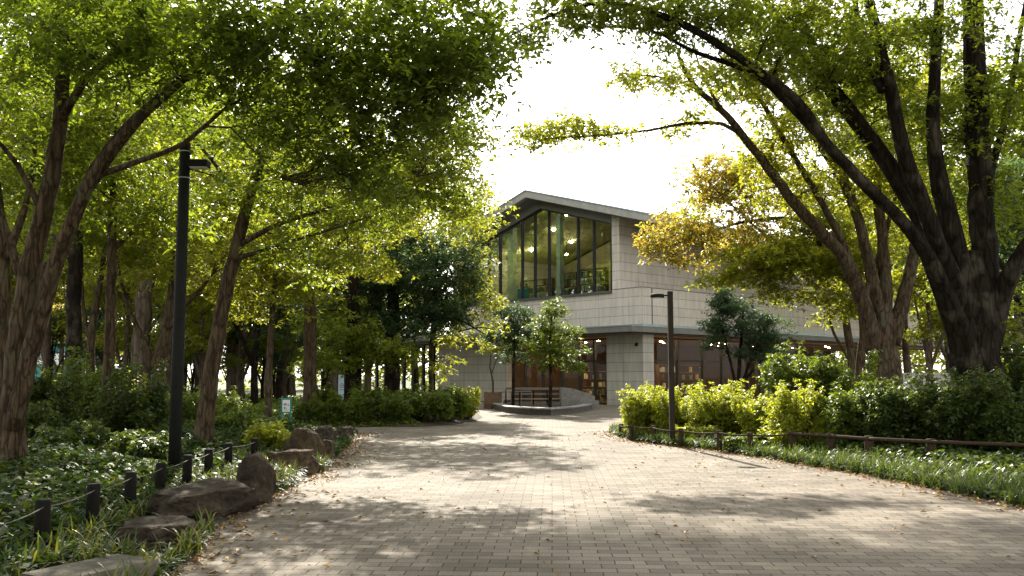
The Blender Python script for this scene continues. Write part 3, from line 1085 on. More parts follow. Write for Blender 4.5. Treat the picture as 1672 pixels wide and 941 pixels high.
def bw(t, s, z):
    return (BX + E_T[0] * t + E_S[0] * s, BY + E_T[1] * t + E_S[1] * s, z)


lib = thing('library_building', 'grey stone library with a tall glazed gable window and low pitched roof', 'building', (BX, BY, 0), ROT)
APS, APZ, SL = 8.0, 12.85, 0.282       # ridge position, height, slope
EAVE_S = -2.07
TMAX = 34.0


def roofz(s, off=0.0):
    return APZ - SL * abs(s - APS) - off


sL = 2 * APS - EAVE_S
prof = [(EAVE_S, roofz(EAVE_S)), (APS, APZ), (sL, roofz(sL)), (sL, roofz(sL, .40)), (APS, APZ - .40), (EAVE_S, roofz(EAVE_S, .40))]
rf = MB()
rf.prism([prof[0], prof[1], prof[4], prof[5]], 0, -1.25, TMAX)
rf.prism([prof[1], prof[2], prof[3], prof[4]], 0, -1.25, TMAX)
roof = rf.build('roof', M['conc'], lib)
mb = MB()
mb.prism([(EAVE_S - .05, roofz(EAVE_S - .05, -.003)), (APS, APZ + .003), (APS, APZ + .075), (EAVE_S - .05, roofz(EAVE_S - .05, -.075))], 0, -1.30, TMAX)
mb.prism([(APS, APZ + .003), (sL + .05, roofz(sL + .05, -.003)), (sL + .05, roofz(sL + .05, -.075)), (APS, APZ + .075)], 0, -1.30, TMAX)
mb.build('roof_sheet', M['zinc'], roof)
sof = MB()
sof.prism([(EAVE_S + .25, roofz(EAVE_S + .25, .40)), (APS, APZ - .403), (APS, APZ - .46), (EAVE_S + .25, roofz(EAVE_S + .25, .46))], 0, -1.0, TMAX - .2)
sof.prism([(APS, APZ - .403), (sL - .25, roofz(sL - .25, .403)), (sL - .25, roofz(sL - .25, .46)), (APS, APZ - .46)], 0, -1.0, TMAX - .2)
sof.build('soffit', M['soffit'], roof)

WS0, WS1 = 2.15, 14.4              # window span on the gable
SILL = 6.42
US0, US1 = 1.60, 16.6              # upper storey span
off_w = 0.92                       # window head below the roof surface
# upper walls
def uwall(s0, s1, z0):
    m_ = MB()
    m_.prism([(s0, z0), (s1, z0), (s1, roofz(s1, .462)), (s0, roofz(s0, .462))], 0, 0.0, .32)
    return m_
uwall(US0, WS0, 6.47).build('gable_wall', M['stone'], lib)
uwall(WS1, US1, 4.46).build('gable_wall', M['stone'], lib)
MB().box(.322, TMAX - .5, US0, US0 + .3, 6.0, roofz(US0, .47)).build('upper_wall', M['stone'], lib)
MB().box(.322, TMAX - .5, US1 - .3, US1, 4.4, roofz(US1, .47)).build('upper_wall', M['stone'], lib)
m_ = MB(); m_.prism([(US0, 4.4), (US1, 4.4), (US1, roofz(US1, .47)), (APS, APZ - .47), (US0, roofz(US0, .47))], 0, TMAX - .5, TMAX - .2)
m_.build('upper_wall', M['stone'], lib)
# stone band
MB().box(0, .30, .30, WS1, 4.46, SILL - .14).box(-.004, .296, .30, US0 + .55, 6.20, 6.46).build('stone_band', M['stone'], lib)
MB().box(0, TMAX + 4, 0, .298, 4.46, 6.46).build('stone_band', M['stone'], lib)
MB().box(-.02, TMAX + 4, -.02, .32, 6.462, 6.50).box(-.02, .32, .322, US0 + .5, 6.464, 6.502).build('coping', M['soffit'], lib)
MB().box(.302, TMAX + 3.9, .30, US0 - .003, 5.9, 6.0).build('terrace', M['conc'], lib)
# canopy and flashing
OA, OB = 1.6, .6
MB().box(-OA, TMAX + 4.3, -OB, 20.5, 3.97, 4.27).build('canopy', M['canopy'], lib)
MB().box(-OA - .02, TMAX + 4.3, -OB - .02, 20.5, 4.275, 4.31).box(-.03, TMAX + 4.1, -.03, 20.4, 4.312, 4.457).build('flashing', M['zinc'], lib)
MB().box(-OA + .2, TMAX + 4.2, -OB + .2, 20.4, 3.90, 3.926).build('soffit', M['soffit'], lib)
# corner pier and grey wall
PS, PT = s_on(990), t_on(1067)
MB().box(0, PT, 0, PS, -.05, 3.897).build('pier', M['pier'], lib)
tp_ = t_on(1065)
MB().box(tp_ - .02, tp_ + .02, -.035, -.004, 4.46, 6.46).build('downpipe', M['sill'], lib)
x_, y_, _ = bw(-.02, s_on(1040), 0)
o = thing('wall_light', 'small dark wall light on the stone pier under the canopy edge', 'wall light', (x_, y_, 3.35), ROT)
MB().box(-.03, .018, -.06, .06, -.10, .10, .01).build('bracket', M['lampmetal'], o)
MB().tube([(-.10, 0, .06), (-.10, 0, -.10)], [.05, .07], 12).tube([(-.03, 0, .04), (-.10, 0, .04)], .02, 6).build('shade', M['lampmetal'], o)
GS0, GS1 = s_on(828), s_on(717)
MB().box(0, .4, GS0, GS1, -.05, 3.897).build('ground_floor_wall', M['pier'], lib)

# gable window
wp = thing('x', 'x', 'x'); bpy.data.objects.remove(wp)
win = MB()
win.prism([(WS0, SILL - .14), (WS1, SILL - .14), (WS1, SILL), (WS0, SILL)], 0, -.10, .30)
window = win.build('gable_window', M['sill'], lib)
fr = MB()
fr.box(.02, .20, WS0 + .002, WS0 + .14, SILL, roofz(WS0 + .14, off_w + .1))
fr.box(.02, .20, WS1 - .14, WS1 - .002, SILL, roofz(WS1 - .14, off_w + .1))
fr.prism([(WS0, roofz(WS0, off_w + .1)), (APS, APZ - off_w - .1), (APS, APZ - off_w), (WS0, roofz(WS0, off_w))], 0, .02, .2)
fr.prism([(APS, APZ - off_w - .1), (WS1, roofz(WS1, off_w + .1)), (WS1, roofz(WS1, off_w)), (APS, APZ - off_w)], 0, .02, .2)
fr.build('frame', M['frame'], window)
hd = MB()
hd.prism([(WS0 + .002, roofz(WS0, off_w - .002)), (APS, APZ - off_w + .002), (APS, APZ - .462), (WS0 + .002, roofz(WS0, .462))], 0, -.03, .3)
hd.prism([(APS, APZ - off_w + .002), (WS1 - .002, roofz(WS1, off_w - .002)), (WS1 - .002, roofz(WS1, .462)), (APS, APZ - .462)], 0, -.03, .3)
hd.build('head_board', M['soffit'], window)
mull = [s_on(p) for p in (970, 944, 896, 873, 852, 815.5, 797, 775)]
for s in mull:
    if WS0 + .3 < s < WS1 - .2:
        wdt = .04 if s < 10.5 else .055
        MB().box(-.02, .17, s - wdt, s + wdt, SILL + .001, roofz(s, off_w + .08)).build('mullion', M['frame'], window)
gl = MB()
edges = [WS0 + .14] + sorted(mull) + [WS1 - .14]
gm = MB()
gm.add([(.10, WS0 + .1, SILL), (.10, WS1 - .1, SILL), (.10, WS1 - .1, roofz(WS1 - .1, off_w + .05)), (.10, APS, APZ - off_w - .05), (.10, WS0 + .1, roofz(WS0 + .1, off_w + .05))], [(0, 1, 2, 3, 4)])
gm.f = [f[::-1] for f in gm.f]
gm.build('pane', M['glass_up'], window)

# interior of the upper hall
MB().box(.33, 14, US0 + .31, US1 - .31, 6.10, 6.28).build('hall_floor', M['floorint'], lib)
m_ = MB(); m_.prism([(US0 + .31, 6.281), (US1 - .31, 6.281), (US1 - .31, roofz(US1, .70)), (APS, APZ - .72), (US0 + .31, roofz(US0, .70))], 0, 10.0, 10.2)
m_.build('hall_back_wall', M['beige'], lib)
m_ = MB()
m_.prism([(US0 + .31, roofz(US0 + .31, .62)), (APS, APZ - .62), (APS, APZ - .57), (US0 + .31, roofz(US0 + .31, .57))], 0, .34, 10.0)
m_.prism([(APS, APZ - .62), (US1 - .31, roofz(US1 - .31, .62)), (US1 - .31, roofz(US1 - .31, .57)), (APS, APZ - .57)], 0, .34, 10.0)
m_.build('hall_ceiling', M['beige'], lib)
for px, w_, d_ in ((833, .28, .7), (912, .16, .55)):
    s = s_on(px, d_)
    MB().box(d_, d_ + .35, s - w_, s + w_, 6.282, roofz(s, .64)).build('column', M['white'], lib)
MB().box(.35, 9.9, US0 + .302, US0 + .34, 6.29, roofz(US0, .66)).build('hall_lining', M['beige'], lib)

# ground floor shell
MB().box(.3, TMAX + 3.5, .3, 11.2, -.04, .03).build('ground_floor', M['floorint'], lib)
MB().box(.3, TMAX + 3.5, .3, 11.2, 3.80, 3.89).build('ground_floor_ceiling', M['woodceil'], lib)
MB().box(9.2, 9.4, 9.2, 11.2, .03, 3.8).box(9.402, TMAX + 3.4, 9.2, 9.4, .03, 3.8).box(.41, 9.19, 11.0, 11.2, .031, 3.8).build('ground_floor_back_wall', M['brownwall'], lib)


def glass_front(name, along, fixed, a0, a1, muls, zt, trans=2.45, wd=.06, mat='glass_lo', fmat='frame'):
    """along: 's' or 't'; fixed: the other coordinate"""
    m_ = MB()
    def bx_(m, p0, p1, d0, d1, z0, z1):
        if along == 's': m.box(d0, d1, p0, p1, z0, z1)
        else: m.box(p0, p1, d0, d1, z0, z1)
    bx_(m_, a0, a1, fixed - .06, fixed + .06, zt - .09, zt)
    fr_ = m_.build(name, M[fmat], lib)
    q_ = MB(); bx_(q_, a0, a1, fixed - .06, fixed + .06, -.01, .10)
    q_.build('threshold', M[fmat], fr_)
    for p in muls:
        q_ = MB(); bx_(q_, p - wd, p + wd, fixed - .09, fixed + .09, .101, zt - .091)
        q_.build('mullion', M[fmat], fr_)
    if trans:
        q_ = MB(); bx_(q_, a0, a1, fixed - .04, fixed + .04, trans, trans + .09)
        q_.build('transom', M[fmat], fr_)
    q_ = MB()
    if along == 's': q_.add([(fixed, a0, .1), (fixed, a1, .1), (fixed, a1, zt - .08), (fixed, a0, zt - .08)], [(3, 2, 1, 0)])
    else: q_.add([(a0, fixed, .1), (a1, fixed, .1), (a1, fixed, zt - .08), (a0, fixed, zt - .08)], [(0, 1, 2, 3)])
    q_.build('pane', M[mat], fr_)
    return fr_


glass_front('glass_front', 's', .55, PS, GS0, [s_on(p, .55) for p in (971, 947, 918, 887, 858, 836)], 3.79)
tm = [t_on(p, .6) for p in (1105, 1146, 1177, 1219, 1239, 1252, 1275, 1302, 1330, 1357, 1385)]
glass_front('glass_front', 't', .6, PT, TMAX + 3.4, tm + [tm[-1] + 2.2 * k for k in (1, 2, 3, 4)], 3.79)
lw = [GS1 + .08 + 1.18 * k for k in range(14)]
glass_front('glass_front', 's', .5, GS1, GS1 + 16, lw, 3.9, 2.6, .11)
MB().box(-.6, 7, 20.5, GS1 + 16.3, 3.93, 4.4).build('wing_roof', M['conc'], lib)

# ceiling lights
amb = []
for i, (t_, s_) in enumerate([(1.6, 1.9), (2.4, 3.4), (1.6, 4.6), (3.2, 6.2), (1.8, 7.6), (4.6, 8.6)] + [(2.2 + 2.3 * k, 2.0 + (k % 3) * 1.1) for k in range(13)] + [(3.6 + 2.6 * k, 5.6 + (k % 2) * 1.3) for k in range(9)] + [(1.5 + 1.9 * k, 1.25) for k in range(14)] + [(1.2, 3.1 + 1.6 * k) for k in range(5)]):
    o = MB().tube([(0, 0, 0), (0, 0, -.02), (0, 0, -.03)], [.075, .075, .06], 14).build('ceiling_light', M['lamp_lo'], None, True)
    o.location = bw(t_, s_, 3.798)
    tag(o, 'small round glowing downlight in the ground floor ceiling', 'ceiling light', 'ground floor downlights')
for (px, py, t_) in ((838, 420, 4), (868, 402, 5), (926, 384, 3), (926, 416, 6), (934, 398, 7), (960, 380, 4), (905, 368, 4), (800, 425, 4)):
    s_ = s_on(px, t_)
    zc_ = roofz(s_, .70) if py < 400 else min(roofz(s_, .72), P(px, py, bw(t_, s_, 0)[1])[2])
    drop = roofz(s_, .62) - zc_
    x_, y_, _ = bw(t_, s_, 0)
    o = thing('pendant_light', 'small round warm pendant lamp hanging behind the gable window', 'lamp', (x_, y_, zc_), 0, 'pendant lamps in the upper hall')
    MB().tube([(0, 0, -.05), (0, 0, -.03), (0, 0, .03), (0, 0, .05)], [.05, .085, .085, .05], 14).build('bulb', M['lamp_up'], o)
    MB().tube([(0, 0, .05), (0, 0, max(drop, .08))], .012, 6).build('cord', M['lampmetal'], o)

# bookcases
BOOKC = [(0.55, 0.40, 0.22), (0.70, 0.66, 0.5), (0.10, 0.16, 0.12), (0.45, 0.40, 0.20), (0.22, 0.08, 0.06), (0.70, 0.68, 0.6), (0.06, 0.10, 0.16), (0.25, 0.27, 0.14)]
bookm = [simple_mat('book_cloth', c, .7, 0, .1, 10) for c in BOOKC]
bookme = {}
rb = random.Random(5)


def book(loc, rot, h, thick, mi, lab, grp):
    key = (round(h * 20), round(thick * 100), mi)
    if key not in bookme:
        m_ = MB().box(-thick / 2, thick / 2, -.09, .09, 0, h, .006)
        me = bpy.data.meshes.new('book'); me.from_pydata(m_.v, [], m_.f); me.materials.append(bookm[mi])
        bookme[key] = me
    o = bpy.data.objects.new('book', bookme[key])
    COL.objects.link(o)
    o.location = loc
    o.rotation_euler = (0, 0, rot)
    return tag(o, lab, 'book', grp)


def bookcase(t_, s0, s1, z, levels, hgt, lab, along='s', booklab=None, grp=None, fill=.8, dpt=.3, thick=(.05, .09)):
    """a shelf unit whose length runs along s (or t)"""
    n = s1 - s0
    if along == 's':
        x_, y_, _ = bw(t_, (s0 + s1) / 2, 0); rot = ROT + PI / 2
    else:
        x_, y_, _ = bw((s0 + s1) / 2, t_, 0); rot = ROT
    c = thing('bookcase', lab, 'bookcase', (x_, y_, z), rot)
    for sx in (-n / 2, n / 2 - .04):
        MB().box(sx, sx + .04, -dpt / 2, dpt / 2, 0, hgt).build('side_panel', M['shelf'], c)
    for k in range(levels + 1):
        zz = hgt * k / levels
        MB().box(-n / 2 + .041, n / 2 - .041, -dpt / 2 + .005, dpt / 2 - .005, max(0, zz - .035), max(.03, zz)).build('shelf', M['shelf'], c)
        if k == levels or booklab is None: continue
        xx = -n / 2 + .08
        top = hgt / levels - .06
        while xx < n / 2 - .12:
            th = rb.choice((.05, .06, .07, .09))
            if rb.random() < fill:
                hh = rb.choice((.26, .30, .34)) * min(1, top / .36)
                m4 = Matrix.Translation((x_, y_, z)) @ Matrix.Rotation(rot, 4, 'Z')
                book(m4 @ Vector((xx + th / 2, rb.uniform(-.03, .03), max(.03, zz) + .002)), rot, hh, th, rb.randrange(len(BOOKC)), booklab, grp)
            else:
                th *= 2
            xx += th + .015
    return c


bl = 'book standing upright on a shelf behind the upper gable window'
bg_ = 'books behind the gable window'
bookcase(1.6, s_on(992, 1.6), s_on(946, 1.6), 6.285, 4, 1.75, 'dark bookcase full of books behind the right panes of the gable window', 's', bl, bg_)
bookcase(2.0, s_on(944, 2.0), s_on(916, 2.0), 6.285, 4, 1.75, 'dark bookcase just right of the pale column in the gable window', 's', bl, bg_)
bookcase(2.4, s_on(904, 2.4), s_on(852, 2.4), 6.285, 4, 1.6, 'low dark bookcase behind the middle panes of the gable window', 's', bl, bg_, .6)
for k, px in enumerate((849, 860)):
    s_ = s_on(px, 1.2)
    x_, y_, _ = bw(1.2, s_, 0)
    o = MB().box(-.19, .19, -.05, .05, 0, .95, .02).build('folding_screen', simple_mat('turquoise_card', (.03, .34, .42), .5, 0, .1, 3), None, True)
    o.location = (x_, y_, 6.285)
    o.rotation_euler = (0, 0, ROT + PI / 2)
    tag(o, ('right' if k else 'left') + ' one of two turquoise panels standing behind the gable window', 'panel', 'turquoise panels')

bl2 = 'book or display item on a shelf inside the ground floor glass front'
g2_ = 'items on the ground floor shelves'
bookcase(3.4, 3.6, 7.6, .032, 4, 1.9, 'long dark display shelf behind the glass front left of the pier', 's', bl2, g2_, .3)
bookcase(2.8, 1.5, 4.3, .032, 5, 2.35, 'dark display shelf behind the glass front beside the right lamp', 't', bl2, g2_, .3)
bookcase(3.0, 4.9, 9.4, .032, 5, 2.3, 'tall dark display shelf deep inside behind the dark small tree', 't', bl2, g2_, .28)
for k, (t_, s_, lab) in enumerate(((1.9, 5.9, 'pale wooden table with open legs behind the glass front left of the pier'), (3.2, 2.4, 'pale wooden table inside the glass front just right of the pier'), (9.5, 3.0, 'pale wooden table inside the glass front behind the dark small tree'))):
    x_, y_, _ = bw(t_, s_, 0)
    c = thing('display_table', lab, 'table', (x_, y_, .032), ROT + (PI / 2 if k == 0 else 0))
    MB().box(-.8, .8, -.4, .4, .72, .77, .01).build('tabletop', M['bench'], c)
    for sx in (-.72, .72):
        for sy_ in (-.33, .33):
            MB().box(sx - .03, sx + .03, sy_ - .03, sy_ + .03, 0, .719).build('leg', M['bench'], c)

# ------------------------------------------------------------------ stone planter bed with bench, and potted sapling
pc = np.array([0.0, 0.0])
def pp(px, py): return G(px, py)[:2]
outl = [pp(806, 668), pp(826, 674), pp(862, 677.5), pp(900, 678.5), pp(935, 675.5), pp(957, 672), pp(970, 667.5)]
back = [pp(966, 661), pp(920, 658.5), pp(850, 658), pp(812, 660)]
outer = outl + back
cen = np.mean(np.array(outer), 0)
inner = [cen + (np.array(q) - cen) * .86 for q in outer]
t = thing('stone_planter', 'low curved stone planter pool in front of the library entrance', 'planter', (cen[0], cen[1], 0))
n = len(outer)
vv = [(x, y, 0) for x, y in outer] + [(x, y, .23) for x, y in outer] + [(x, y, .23) for x, y in inner] + [(x, y, .05) for x, y in inner]
ff = []
for i in range(n):
    j = (i + 1) % n
    for k in range(3):
        ff.append((k * n + i, k * n + j, (k + 1) * n + j, (k + 1) * n + i))
MB().add(vv, ff).build('kerb', M['planterdark'], t, False)
vv = [(cen[0] + (q[0] - cen[0]) * 1.02, cen[1] + (q[1] - cen[1]) * 1.02, .234) for q in outer] + [(cen[0] + (q[0] - cen[0]) * .84, cen[1] + (q[1] - cen[1]) * .84, .234) for q in outer]
vv += [(a, b, c + .05) for a, b, c in vv]
ff = []
for i in range(n):
    j = (i + 1) % n
    ff += [(i, j, 2 * n + j, 2 * n + i), (2 * n + i, 2 * n + j, 3 * n + j, 3 * n + i), (3 * n + i, 3 * n + j, n + j, n + i)]
MB().add(vv, ff).build('coping', M['planter'], t, False)
MB().add([(q[0], q[1], .15) for q in inner], [tuple(range(n))]).build('soil', M['soil'], t, False)
# sloping stone block at the right end
a0, a1 = pp(918, 671), pp(972, 666)
ym = G(940, 668)[1]
xl, xm, xr = P(917, 660, ym)[0], P(938, 660, ym)[0], P(971, 660, ym)[0]
mb = MB()
mb.prism([(xl, .05), (xr, .0), (xr, .62), (P(960, 650, ym)[0], .78), (xm, .98), (xl, 1.05), (xl, .9)], 1, ym - .2, ym + 2.0)
mb.prism([(xl + .55, .0), (xr + .15, .0), (xr + .15, .42), (xl + .9, .46)], 1, ym - .75, ym - .203)
o = mb.build('stone_ramp', M['planter'], None, True)
tag(o, 'sloping grey stone block closing the right end of the planter', 'stone block')
# bench / rail behind
yb = ym + 1.5
x0, x1 = P(826, 655, yb)[0], P(916, 655, yb)[0]
t = thing('timber_bench', 'long grey slatted bench rail along the back of the stone planter', 'bench', ((x0 + x1) / 2, yb, 0))
MB().box(x0, x1, yb, yb + .06, .92, 1.04).build('top_rail', M['bench'], t, False)
MB().box(x0 + .3, x1, yb + .01, yb + .05, .66, .76).build('back_rail', M['bench'], t, False)
MB().box(x0 + 1.0, x1, yb - .5, yb - .02, .42, .48).build('seat', M['bench'], t, False)
for k in range(5):
    x = x0 + (x1 - x0) * k / 4
    MB().box(x - .035, x + .035, yb - .004, yb + .064, 0, .915).build('leg', M['lampmetal'], t, False)
# iron railing left
xr0, xr1 = P(818, 655, yb - .8)[0], P(868, 655, yb - .8)[0]
t = thing('iron_railing', 'thin grey railing between the wooden tub and the bench', 'railing', (xr0, yb - .8, 0))
MB().tube([(xr0, yb - .8, .82), (xr1, yb - .8, .86)], .03, 8).build('rail', M['bench'], t, False)
for k in range(4):
    x = xr0 + (xr1 - xr0) * k / 3
    MB().tube([(x, yb - .8, 0), (x, yb - .8, .82)], .022, 8).build('post', M['bench'], t, False)

# planter tub
yt = G(805, 667)[1]
xc = P(805, 660, yt)[0]
t = thing('planter_tub', 'dark square wooden tub holding a sapling by the grey wall', 'planter', (xc, yt, 0))
m_ = MB()
wd = .42
m_.prism([(xc - wd, yt - wd), (xc + wd, yt - wd), (xc + wd, yt - wd + .06), (xc - wd, yt - wd + .06)], 2, .05, .80)
m_.prism([(xc - wd, yt + wd - .06), (xc + wd, yt + wd - .06), (xc + wd, yt + wd), (xc - wd, yt + wd)], 2, .05, .80)
m_.prism([(xc - wd, yt - wd + .062), (xc - wd + .06, yt - wd + .062), (xc - wd + .06, yt + wd - .062), (xc - wd, yt + wd - .062)], 2, .05, .80)
m_.prism([(xc + wd - .06, yt - wd + .062), (xc + wd, yt - wd + .062), (xc + wd, yt + wd - .062), (xc + wd - .06, yt + wd - .062)], 2, .05, .80)
m_.build('tub', M['shelf'], t, False)
MB().box(xc - wd + .062, xc + wd - .062, yt - wd + .064, yt + wd - .064, .1, .72).build('soil', M['soil'], t, False)
for sx in (-1, 1):
    for sy_ in (-1, 1):
        x = xc + sx * (wd - .05); y = yt + sy_ * (wd - .05)
        MB().box(x - .075, x + .075, y - .075, y + .075, 0, .83).build('corner_post', M['shelf'], t, False)

# ------------------------------------------------------------------ trees
exec_trees = True
# left foreground multi-stem tree
Tree('multi_stem_tree', 'tall brown multi-stemmed tree at the left edge with arching limbs over the bed',
     [[(18, 735, 13, .25), (24, 620, 13, .22), (42, 480, 13, .20), (68, 360, 13, .17), (92, 250, 13, .15), (104, 120, 13, .12), (118, -20, 13, .10), (140, -260, 13, .05)],
      [(22, 700, 12.9, .17), (48, 580, 12.8, .16), (85, 450, 12.7, .15), (118, 360, 12.6, .13), (165, 270, 12.5, .12), (235, 185, 12.3, .10), (330, 105, 12.1, .08), (440, 35, 12, .06), (560, -40, 12, .04), (700, -120, 12, .02)],
      [(95, 430, 12.7, .10), (130, 320, 12.9, .08), (180, 235, 13.1, .07), (270, 150, 13.3, .05), (400, 90, 13.4, .03), (520, 60, 13.4, .02)],
      [(150, 290, 12.6, .07), (230, 262, 12.4, .055), (300, 235, 12.3, .045), (370, 175, 12.2, .03), (460, 130, 12.2, .02)],
      [(98, 200, 13, .09), (140, 130, 12.6, .07), (220, 60, 12.2, .06), (290, -30, 12, .04), (350, -140, 12, .02)],
      [(40, 480, 13, .09), (18, 400, 13.2, .08), (-20, 300, 13.3, .07), (-80, 180, 13.4, .04)],
      [(70, 350, 13, .07), (30, 270, 12.8, .05), (-20, 215, 12.6, .04), (-90, 150, 12.5, .02)]],
     [(60, 70, 13, 150, 110, 2.2, 75), (240, 60, 12, 150, 100, 2.0, 80), (420, 60, 11.6, 140, 110, 1.8, 62), (590, 60, 11.6, 130, 110, 1.8, 62), (720, 80, 12, 85, 90, 1.4, 46),
      (500, 190, 12.2, 150, 80, 1.5, 48), (660, 190, 12.4, 110, 80, 1.2, 36), (330, 190, 12.5, 110, 70, 1.4, 26), (560, 290, 12.8, 130, 40, 1, 18), (770, 130, 12.4, 45, 70, .8, 14), (785, 40, 12.4, 50, 60, .8, 16),
      (100, -180, 13, 250, 160, 2.6, 45), (420, -180, 12, 220, 150, 2.4, 45), (720, -200, 12, 160, 140, 2.2, 40), (950, -260, 13, 150, 100, 2, 40), (-80, 150, 12.5, 90, 150, 2, 25)],
     M['bark_l'], M['lf_dark'], 101, L=.135, W=.052, whorls=14, per=6, crad=.62, flute=.04, rs=.74, keep_clear=(-4.4, 11.6, 4.35, 1.15))
# second stem at the very left edge
Tree('leaning_tree', 'slender pale brown tree leaning right behind the tall black lamp',
     [[(330, 735, 17, .20), (335, 680, 17, .185), (350, 580, 17, .17), (368, 480, 17, .155), (388, 395, 17, .14), (410, 310, 17, .12), (436, 235, 17, .09), (470, 150, 17, .07), (520, 40, 17, .04), (560, -60, 17, .02)],
      [(385, 405, 17, .07), (440, 372, 16.8, .055), (520, 345, 16.6, .04), (600, 320, 16.5, .025), (680, 290, 16.5, .012)],
      [(380, 425, 17, .06), (450, 402, 16.9, .045), (530, 378, 16.8, .03), (610, 352, 16.8, .015)],
      [(400, 345, 17, .06), (360, 280, 17.2, .045), (300, 210, 17.4, .03), (240, 150, 17.5, .015)]],
     [(460, 320, 17, 120, 50, 1.8, 40), (580, 320, 17.5, 110, 55, 1.8, 50), (680, 260, 17.5, 100, 80, 1.8, 55), (740, 200, 17.5, 60, 70, 1.4, 25), (480, 200, 17, 150, 90, 2, 50), (640, 120, 17, 130, 90, 2, 40), (300, 250, 17.5, 110, 80, 1.8, 35), (520, 420, 17, 90, 35, 1.4, 20), (730, 320, 18, 60, 40, 1.2, 20), (560, -60, 17, 220, 120, 2.4, 60)],
     M['bark_l'], M['lf_mid'], 102, L=.125, W=.05, whorls=14, per=6, crad=.6, rs=.86)
Tree('edge_tree', 'brown tree trunk cut by the left edge of the view behind the multi-stemmed tree',
     [[(-6, 700, 17, .20), (-2, 560, 17, .18), (2, 440, 17, .15), (-10, 300, 17, .11), (-30, 150, 17, .07), (-50, 0, 17, .04)],
      [(2, 440, 17, .09), (30, 370, 17, .07), (50, 300, 17.2, .05), (60, 200, 17.4, .03)]],
     [(-30, 200, 17, 140, 120, 2, 50), (60, 250, 17.5, 110, 100, 1.8, 40), (140, 180, 18, 110, 90, 2, 40), (0, 20, 17, 160, 100, 2, 40)],
     M['bark_l'], M['lf_mid'], 103, L=.125, W=.05, whorls=13, per=6, crad=.6)
# middle distance left
mid = [
    ('thick straight dark trunk left of centre of the left grove', [[(118, 690, 24, .20), (120, 560, 24, .19), (122, 440, 24, .18), (125, 330, 24, .14), (120, 200, 24, .09), (118, 60, 24, .04)]],
     [(120, 330, 24, 110, 60, 2.4, 40), (100, 220, 24, 120, 80, 2.4, 50), (150, 120, 24, 140, 80, 2.4, 45), (60, 380, 24, 70, 45, 2, 18)]),
    ('thin forked tree between the two straight trunks on the left', [[(146, 690, 26, .13), (148, 600, 26, .12), (150, 540, 26, .11), (160, 480, 26, .09), (170, 400, 26, .06), (165, 280, 26, .03)], [(148, 560, 26, .07), (136, 500, 26, .05), (134, 420, 26, .04), (138, 330, 26, .02)]],
     [(170, 360, 26, 90, 60, 2, 35), (150, 280, 26, 110, 70, 2, 40), (220, 400, 26, 60, 40, 2, 18)]),
    ('straight brown trunk standing free in the middle of the left grove', [[(174, 745, 19, .125), (176, 640, 19, .115), (180, 520, 19, .11), (183, 420, 19, .10), (185, 330, 19, .08), (190, 220, 19, .05), (195, 80, 19, .02)], [(184, 410, 19, .05), (215, 380, 19, .04), (255, 355, 18.8, .03), (300, 345, 18.6, .015)]],
     [(200, 300, 19, 100, 60, 2, 40), (260, 350, 18.8, 70, 40, 1.5, 22), (180, 200, 19, 120, 80, 2, 45), (120, 320, 19, 60, 50, 1.6, 18), (250, 130, 19, 120, 80, 2, 35)]),
    ('forked brown tree left of the tall black lamp', [[(256, 680, 26, .20), (258, 600, 26, .18), (270, 540, 26, .16), (282, 470, 26, .13), (292, 380, 26, .09), (300, 260, 26, .05)], [(252, 610, 26, .11), (240, 570, 26, .10), (222, 530, 26, .08), (205, 490, 26, .06), (190, 420, 26, .03)], [(270, 545, 26, .09), (300, 500, 26, .07), (330, 470, 26, .05), (360, 430, 26, .025)]],
     [(290, 400, 26, 90, 60, 2.2, 45), (220, 430, 26, 70, 50, 2.2, 28), (310, 300, 26, 110, 70, 2.2, 45), (360, 440, 26, 60, 50, 2, 25), (230, 250, 26, 100, 80, 2, 35)]),
    ('sturdy pale trunk directly behind the tall black lamp', [[(276, 680, 29, .30), (278, 590, 29, .28), (284, 500, 29, .24), (290, 400, 29, .18), (300, 280, 29, .10), (310, 150, 29, .05)]],
     [(300, 380, 29, 100, 60, 2.4, 35), (330, 270, 29, 120, 80, 2.4, 45), (250, 200, 29, 120, 80, 2.4, 35)]),
    ('slim young tree just left of the teal framed sign', [[(437, 700, 27, .11), (438, 640, 27, .10), (442, 560, 27, .095), (447, 480, 27, .08), (452, 400, 27, .06), (460, 300, 27, .03)]],
     [(440, 440, 27, 70, 50, 1.8, 42), (470, 370, 27, 90, 55, 2, 55), (410, 390, 27, 60, 50, 1.8, 32), (400, 490, 27, 50, 35, 1.6, 18), (480, 470, 26.5, 50, 45, 1.4, 26), (520, 330, 27, 80, 60, 2, 40)]),
    ('dark straight trunk right behind the teal framed sign', [[(506, 690, 31, .24), (506, 600, 31, .22), (507, 500, 31, .21), (510, 420, 31, .18), (520, 320, 31, .12), (530, 200, 31, .06)], [(508, 470, 31, .10), (550, 400, 31, .08), (620, 350, 31, .06), (700, 320, 31, .04), (770, 300, 31, .02)]],
     [(520, 400, 30, 90, 60, 2.4, 55), (600, 350, 30, 90, 60, 2.4, 60), (700, 330, 30.5, 80, 60, 2.4, 60), (770, 330, 31, 50, 55, 2, 32), (560, 260, 31, 130, 70, 2.6, 60), (690, 240, 31, 110, 60, 2.6, 50), (760, 240, 31, 50, 40, 2, 18), (600, 440, 29.5, 50, 30, 1.6, 18), (640, -80, 29, 110, 45, 2, 35), (740, -80, 32, 110, 45, 2, 60), (720, -85, 36, 110, 45, 2, 50)]),  # the highest crown patches lie above the view, added to shade the near path
]
